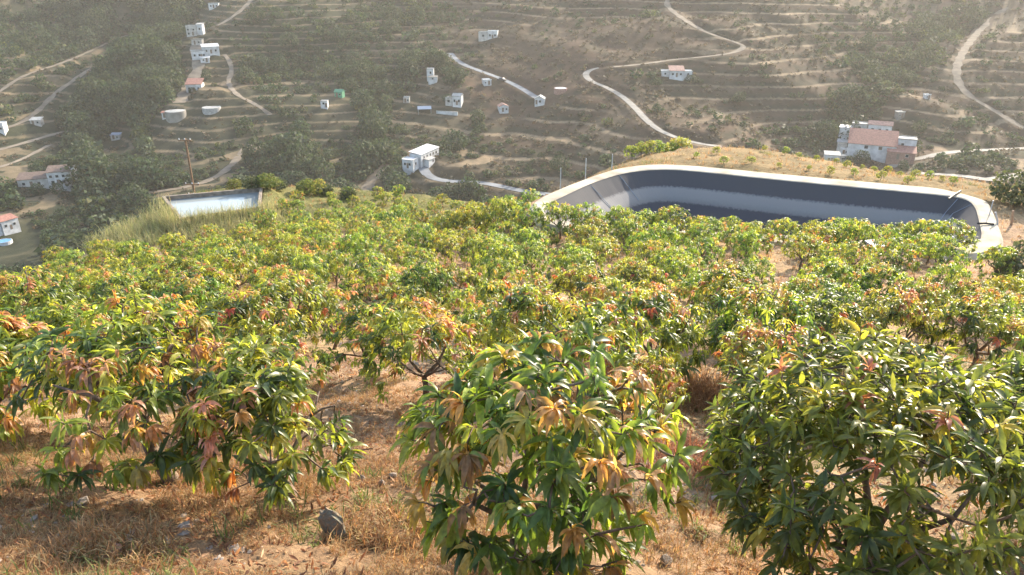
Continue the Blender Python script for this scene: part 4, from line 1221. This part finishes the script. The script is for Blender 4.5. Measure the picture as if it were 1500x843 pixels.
block(h, 0, 0, 3, 2.6, 2.4, 'flat', 'white_old', 'greyroof', 1, [('f', .7, .9, .7, .7)], ('f', -.6))
h = house(737, 163, 14, 'small house with pink roof and white front under the road', 'cottage')
block(h, 0, 0, 4.6, 4.2, 2.6, 'gable', 'white', 'tilepink', 1.0, [('f', 1.2, .9, .8, .8)], ('f', -.6), gaxis='y')
h = house(791, 152, -8, 'small white gabled house at the foot of the concrete road', 'cottage')
block(h, 0, 0, 4.8, 4.6, 2.6, 'gable', 'white', 'greyroof', 1.3, [('f', 0.2, .9, 1.0, 1.0)], ('f', -1.5), gaxis='y')
h = house(990, 112, -4, 'house with pink tiled roof on the brown terraces')
block(h, 0, 0, 7.2, 6, 3.0, 'shed', 'white', 'tilepink', 1.9, [('f', -2, 1, .9, .9), ('f', 2, 1, .9, .9)], ('f', 0))
block(h, -5.6, .6, 3.6, 4, 2.6, 'flat', 'white', 'white', 1, [('f', 0, 1, .8, .8)])
block(h, 5.8, .2, 4, 4.4, 2.6, 'flat', 'white', 'white', 1, [('f', 0, 1, .8, .8)])
h = house(476, 157, 0, 'little white hut among the left terraces', 'hut', 'hut')
block(h, 0, 0, 3.2, 3, 2.8, 'flat', 'white', 'white_old', 1, [('f', -.2, 1.5, .9, .9)], ('f', 1))
h = house(498, 142, -12, 'small green clad shed beside the little white hut', 'shed', 'shed')
block(h, 0, 0, 4, 3.4, 2.6, 'gable', 'greenplastic', 'greenplastic', 1.0, [('f', .8, 1, .8, .8)], ('f', -.8))
h = house(1357, 145, 6, 'tiny white box hut below the curving track', 'hut', 'hut')
block(h, 0, 0, 2.6, 2.2, 2.0, 'flat', 'white', 'white', 1, [('f', -.5, .8, .6, .6)], ('f', .5))
h = house(1317, 172, 6, 'pale grey stone hut on the slope above the farm', 'hut', 'hut')
block(h, 0, 0, 3.4, 3.0, 2.6, 'flat', 'paleconc', 'white_old', 1, [('f', -.7, .9, .6, .6)], ('f', .6))
h = house(314, 12, 8, 'small white hut at the top of the left hill', 'hut', 'hut')
block(h, 0, 0, 6, 3.2, 2.6, 'flat', 'white', 'greyroof', 1, [('f', -1.6, .9, .8, .8), ('f', 1.8, .9, .8, .8)], ('f', 0))
h = house(55, 182, 8, 'grey roofed shed above the left tracks', 'shed', 'shed')
block(h, 0, 0, 4.4, 3.6, 2.0, 'shed', 'white_old', 'greyroof', .9, [('f', 1, .7, .7, .7)], ('f', -1))
h = house(2, 192, 8, 'white house corner cut by the left edge beside the track', 'cottage')
block(h, 0, 0, 4.2, 4, 3.4, 'flat', 'white', 'white', .9, [('f', 1, 1, .8, .8)], ('f', -1))
h = house(171, 203, 8, 'low grey sheet roof in the dark gully', 'shelter', 'shelter')
block(h, 0, 0, 4, 3, 1.8, 'shed', 'white_old', 'bluegrey', .6, [('f', .8, .6, .6, .6)], ('f', -.8))
h = house(713, 124, 20, 'white garage cube just below the concrete road', 'garage', 'garage')
block(h, 0, 0, 4, 3.6, 2.4, 'flat', 'white', 'white', .9, [('f', -1.2, .9, .6, .6)], ('f', .7))
# parked car on the verge of the concrete road
p = hit(735, 119, far=True); car = empty('car', p, R(-30), label='dark car parked beside the white garage', cat='car')
mb = MB(); sec = [(-2.1, .45, .75), (-2.0, .35, .9), (-1.2, .35, 1.0), (-.7, .35, 1.42), (.7, .35, 1.45), (1.3, .35, 1.0), (2.0, .35, .88), (2.1, .45, .7)]
V = []
for x, z0, z1 in sec:
    wtop = .62 if z1 > 1.2 else .8
    V += [(x, -.84, z0), (x, -.84, min(z1, .95)), (x, -wtop, z1), (x, wtop, z1), (x, .84, min(z1, .95)), (x, .84, z0)]
Fq = [tuple(range(6))[::-1], tuple(42 + k for k in range(6))]
for i in range(7):
    for k in range(6): Fq.append((i * 6 + k, i * 6 + (k + 1) % 6, (i + 1) * 6 + (k + 1) % 6, (i + 1) * 6 + k))
mb.add(V, Fq).build('body', M['carpaint'], car)
for x in (-1.3, 1.3):
    for y in (-.8, .8): MB().tube([(x, y - .1, .32), (x, y + .1, .32)], .32, 14).build('wheel', M['black'], car)

# ------------------------------------------------------------------ trees and scrub of the valley and far slopes
stock = []
FARG = [(.034, .056, .028), (.050, .076, .034), (.024, .040, .022), (.066, .085, .040)]
for k in range(4): stock.append(puff(600 + k, 64, .34, FARG, lump=.45))
FARB = [(.095, .075, .05), (.12, .085, .06), (.075, .068, .042), (.065, .065, .038)]
brown = [puff(620 + k, 20, .5, FARB, lump=.4) for k in range(3)]

n0 = 60000
Y = rng.uniform(130, 470, n0); X = rng.uniform(-1, 1, n0) * (Y * .80 + 15)
sdn = sdist(X, Y, NEARPOLY)
west = sstep(20, -70, X + .18 * (Y - 300))
zc = F_RBF(X, Y); cav = (F_RBF(X + 14, Y) + F_RBF(X - 14, Y) + F_RBF(X, Y + 14) + F_RBF(X, Y - 14)) / 4 - zc
GUL = [([(232,30),(222,60),(208,95),(195,130),(180,170),(170,215),(175,250),(165,290)], 17, 1.6), ([(650,95),(622,140),(605,180),(585,215),(560,250)], 14, 1.3),
       ([(600,275),(650,285),(700,290),(760,295)], 9, 1.5), ([(640,215),(690,205),(700,180)], 9, 1.0), ([(660,150),(690,165)], 10, 1.0), ([(1420,20),(1360,65),(1310,105),(1275,140),(1240,190)], 9, 1.0),
       ([(1250,215),(1275,240),(1330,245)], 7, 1.0), ([(1350,235),(1420,245),(1490,240)], 7, .8), ([(0,20),(60,30),(130,15),(190,25)], 22, .8), ([(20,80),(60,60),(120,60)], 12, .7),
       ([(410,215),(425,250),(440,280)], 10, 1.3), ([(110,320),(60,385),(110,345)], 12, .9), ([(20,300),(120,300)], 4, .7), ([(380,110),(460,95),(540,110)], 13, .6), ([(530,150),(560,180),(500,190)], 12, .7),
       ([(950,110),(1000,125),(985,130)], 6, .7), ([(240,110),(255,140),(225,170)], 8, 1.0), ([(350,30),(450,45)], 12, .3), ([(880,110),(960,105)], 3, .9)]
gd = np.zeros(n0)
for gp, gw, ga in GUL:
    gq = hits(gp, far=True)[:, :2]
    gd = np.maximum(gd, ga * np.exp(-(seg_dist(X, Y, gq, closed=False) / gw) ** 2))
dens = gd * .9 + .065 + .12 * west + .75 * np.clip(cav * .9, 0, 1) + .40 * sstep(.05, .5, fbm(X / 26, Y / 26, 131, 3)) * (.35 + .65 * west)
# tree rows stand on the terrace banks, not on the flats
dens *= (1 - .9 * terr_edge(X, Y) * (gd < .5)) * (.55 + 1.5 * terr_edge(X, Y, True))
clear = np.ones(n0)
for pl, wd in ROADS:
    lo = pl[:, :2].min(0) - 12; hi = pl[:, :2].max(0) + 12
    mk = np.where((X > lo[0]) & (X < hi[0]) & (Y > lo[1]) & (Y < hi[1]))[0]
    if len(mk): clear[mk] *= (seg_dist(X[mk], Y[mk], pl[:, :2], closed=False) > wd / 2 + 1.2) & (seg_dist(X[mk] * (1 + 6 / Y[mk]), Y[mk] + 6, pl[:, :2], closed=False) > wd / 2 + 3.5)
for hx, hy in HOUSES:
    # keep the ground in front of each house open
    dx = X - hx; dy = Y - hy
    ux, uy = hx / math.hypot(hx, hy), hy / math.hypot(hx, hy); al = -(dx * ux + dy * uy); ac = np.abs(dx * uy - dy * ux)
    clear *= ~((np.hypot(dx, dy) < 7.5) | ((ac < 7) & (al > 0) & (al < 26)))
spur = np.exp(-(((X - 30) / 40) ** 2 + ((Y - 365) / 34) ** 2)); dens *= 1 - .85 * spur
ok = (rng.random(n0) < dens * .52) & (clear > 0) & (sdn > 45)
blockers = np.zeros(n0, bool)
for hx, hy in HOUSES:
    r_ = math.hypot(hx, hy); al = r_ - (X * hx + Y * hy) / r_; ac = np.abs(X * hy - Y * hx) / r_
    blockers |= (ac < 8) & (al > 0) & (al < 62)
X = X[ok]; Y = Y[ok]; cavk = np.clip(.6 * cav[ok] + .6 * gd[ok], 0, 1); wk = west[ok]
sz = rng.uniform(.9, 2.1, len(X)) * (1 + .7 * cavk) * (.85 + .25 * wk)
big = rng.random(len(X)) < .12; sz[big] *= rng.uniform(1.4, 2.1, big.sum())
sz = np.where(blockers[ok], np.minimum(sz, 1.3), sz)
Z = height(X, Y)
order = np.argsort(-sz)
vis = []
for i in order:
    px, py = project((X[i], Y[i], Z[i] + sz[i]))
    if -10 < px < 1510 and -10 < py < 320: vis.append(i)
    if len(vis) >= 210: break
ind = set(vis)
ftree = []
for k in range(5):
    V, Fq, C = puff(640 + k, 620, .135, FARG, lump=.5, flat=1.0)
    ft = mesh_np('crown', V, Fq, M['scrub'], C, smooth=True)
    mb = MB(); mb.tube([(0, 0, -.4), (.03, 0, .2), (.0, .04, .6)], [.10, .08, .05], 6); mb.tube([(0, .0, .25), (.25, .1, .7)], [.05, .02], 5); mb.tube([(0, .0, .3), (-.22, .05, .75)], [.05, .02], 5)
    ftree.append((ft, mb.mesh('trunk', M['bark'], True)))
sets = {}
for i in vis:
    px, py = project((X[i], Y[i], Z[i] + sz[i]))
    ys = 'along the top' if py < 60 else 'in the upper part' if py < 120 else 'halfway down' if py < 180 else 'low down' if py < 240 else 'on the valley floor'
    lm = ('of the far left slope' if px < 120 else 'of the dark gully left of the hamlet' if px < 230 else 'of the hamlet spur' if px < 360 else 'of the left terraces' if px < 500 else 'of the creek valley' if px < 620
          else 'of the slope round the creek house' if px < 720 else 'of the bare brown spur' if px < 860 else 'of the terraces left of the pink house' if px < 980 else 'of the terraces behind the reservoir' if px < 1150
          else 'of the gully above the farm' if px < 1320 else 'of the right hand terraces')
    sets.setdefault((ys, lm), []).append((px, i))
ci = 0
for (ys, lm), it in sets.items():
    it.sort()
    for k, (_, i) in enumerate(it):
        lb = f'dark tree {ys} {lm}' + (', ' + ORD[min(k, 11)] if len(it) > 1 else '')
        lb = ' '.join(lb.split()[:16])
        s = sz[i]
        put_shrub('hillside_tree', ftree[ci % 5], (X[i], Y[i], Z[i]), (s, s, s * rng.uniform(.85, 1.25)), lb, 'tree', 'trees of the far hillsides', ('crown', 'trunk')); ci += 1
for (px, py, s, lb) in [(1262,240,3.0,'bushy dark tree in front of the farm barn'), (1243,243,2.2,'round dark tree between the farm and its outbuilding'), (1322,250,2.0,'dark tree at the front corner of the farm'),
    (1248,192,3.2,'dark tree behind the left end of the farm'), (1345,195,3.0,'olive tree on the slope right behind the farm'), (668,222,5.0,'big round green tree right behind the long white house'), (645,300,4.6,'tall green tree below the bend of the valley road'), (690,296,4.4,'big dark tree on the near side of the valley road'),
    (420,262,5.5,'large dark tree standing in the hollow above the crest bushes'), (818,252,3.6,'round dark tree left of the reservoir posts'), (1012,122,2.6,'dark tree right of the pink roofed house'), (962,126,2.4,'brownish tree left of the pink roofed house'),
    (1082,150,3.0,'lone dark tree on the middle of the right terraces'), (962,165,2.0,'small round tree by the lower track on the terraces'), (655,150,2.6,'dark tree left of the house by the creek'), (700,180,3.4,'dark tree below the low white wall'),
    (282,138,1.8,'dark bush beside the red roofed hamlet house'), (303,118,2.4,'dark tree under the white hamlet houses'), (58,285,2.4,'dark tree in front of the long farmhouse'), (85,285,2.2,'second dark tree right of the farmhouse tree')]:
    p = hit(px, py, far=True)
    put_shrub('hillside_tree', ftree[ci % 5], p, (s, s, s * rng.uniform(.85, 1.2)), lb, 'tree', 'trees of the far hillsides', ('crown', 'trunk')); ci += 1
Vs = []; Fs = []; Cs = []; off = 0
rest = [i for i in range(len(X)) if i not in ind]
for i in rest:
    V, Fq, C = stock[i % 4]
    a = rng.uniform(0, 6.28); ca, sa = math.cos(a), math.sin(a); s = sz[i]
    W = np.column_stack([V[:, 0] * ca - V[:, 1] * sa, V[:, 0] * sa + V[:, 1] * ca, V[:, 2] * rng.uniform(.75, 1.1)]) * s + np.array([X[i], Y[i], Z[i]])
    Vs.append(W); Fs.append(Fq + off); sp = rng.random(); hue = np.array((1.5, 1.35, 1.5)) if sp < .18 else np.array((1.7, 1.4, .9)) if sp < .34 else np.array((1, 1.05, .95))
    Cs.append(C * rng.uniform(.7, 1.3) * hue); off += len(V)
obj('hillside_scrub', mesh_np('hillside_scrub', np.concatenate(Vs), np.concatenate(Fs), M['scrub'], np.concatenate(Cs), smooth=True), label='mass of dark scrub and olive bushes on the far hillsides', cat='scrub', kind='stuff')
print('scrub', len(rest), 'trees', len(vis))
n0 = 30000
Y = rng.uniform(190, 460, n0); X = rng.uniform(-1, 1, n0) * (Y * .78 + 10)
west = sstep(20, -70, X + .18 * (Y - 300))
clear = np.ones(n0)
for pl, wd in ROADS:
    lo = pl[:, :2].min(0) - 12; hi = pl[:, :2].max(0) + 12
    mk = np.where((X > lo[0]) & (X < hi[0]) & (Y > lo[1]) & (Y < hi[1]))[0]
    if len(mk): clear[mk] *= seg_dist(X[mk], Y[mk], pl[:, :2], closed=False) > wd / 2 + .6
for hx, hy in HOUSES: clear *= np.hypot(X - hx, Y - hy) > 6
ok = (clear > 0) & (rng.random(n0) < (.62 - .3 * west) * (1 - .96 * terr_edge(X, Y))) & (sdist(X, Y, NEARPOLY) > 45)
X = X[ok]; Y = Y[ok]; Z = height(X, Y); sz = rng.uniform(.35, 1.15, len(X)) * (1 + .5 * (rng.random(len(X)) < .1))
Vs = []; Fs = []; Cs = []; off = 0
for i in range(len(X)):
    V, Fq, C = brown[i % 3]
    a = rng.uniform(0, 6.28); ca, sa = math.cos(a), math.sin(a); s = sz[i]
    W = np.column_stack([V[:, 0] * ca - V[:, 1] * sa, V[:, 0] * sa + V[:, 1] * ca, V[:, 2] * .8]) * s + np.array([X[i], Y[i], Z[i]])
    Vs.append(W); Fs.append(Fq + off); Cs.append(C * rng.uniform(.7, 1.4)); off += len(V)
obj('dry_scrub', mesh_np('dry_scrub', np.concatenate(Vs), np.concatenate(Fs), M['scrub'], np.concatenate(Cs), smooth=True), label='low dry brown scrub on the far slopes', cat='scrub', kind='stuff')

# ------------------------------------------------------------------ haze
hz = MB().box(-520, 520, -60, 760, -130, 125)
hm = bpy.data.materials.new('haze_air'); hm.use_nodes = True; nt = hm.node_tree
nt.nodes.remove(nt.nodes['Principled BSDF'])
pv = nt.nodes.new('ShaderNodeVolumePrincipled')
pv.inputs['Color'].default_value = (.95, .91, .85, 1); pv.inputs['Density'].default_value = 0.00021; pv.inputs['Anisotropy'].default_value = .2
nt.links.new(pv.outputs[0], nt.nodes['Material Output'].inputs['Volume'])
hz.build('haze', hm, label='thin sunlit haze filling the valley', cat='haze', kind='stuff')

# ------------------------------------------------------------------ light, sky, camera
SUN_EL, SUN_AZ = R(24.5), R(36)       # azimuth measured from +Y towards +X
w = bpy.data.worlds.new('World'); SC.world = w; w.use_nodes = True
nt = w.node_tree; bg = nt.nodes['Background']
sky = nt.nodes.new('ShaderNodeTexSky'); sky.sky_type = 'NISHITA'; sky.sun_disc = False
sky.sun_elevation = SUN_EL; sky.sun_rotation = SUN_AZ; sky.air_density = 1.2; sky.dust_density = 2.0
nt.links.new(sky.outputs[0], bg.inputs[0]); bg.inputs[1].default_value = .15
sl = bpy.data.lights.new('sun', 'SUN'); sl.energy = 3.9; sl.angle = R(.6); sl.color = (1, .87, .69)
so = bpy.data.objects.new('sun', sl); COL.objects.link(so)
import mathutils
dv = mathutils.Vector((math.sin(SUN_AZ) * math.cos(SUN_EL), math.cos(SUN_AZ) * math.cos(SUN_EL), math.sin(SUN_EL)))
so.rotation_euler = dv.to_track_quat('Z', 'Y').to_euler(); so.location = (40, 40, 40)

cam = bpy.data.cameras.new('camera'); co = bpy.data.objects.new('camera', cam); COL.objects.link(co)
cam.sensor_width = 36; cam.lens = FPX / 1500 * 36; cam.clip_end = 3000; cam.clip_start = .05
co.rotation_euler = (R(90) - PITCH, 0, 0); SC.camera = co

SC.view_settings.view_transform = 'Standard'; SC.view_settings.look = 'None'; SC.view_settings.gamma = 1; SC.view_settings.exposure = 1.74
SC.view_settings.use_curve_mapping = False
cy = SC.cycles
cy.max_bounces = 6; cy.diffuse_bounces = 2; cy.transmission_bounces = 3; cy.volume_bounces = 1; cy.transparent_max_bounces = 4; cy.caustics_reflective = False; cy.caustics_refractive = False
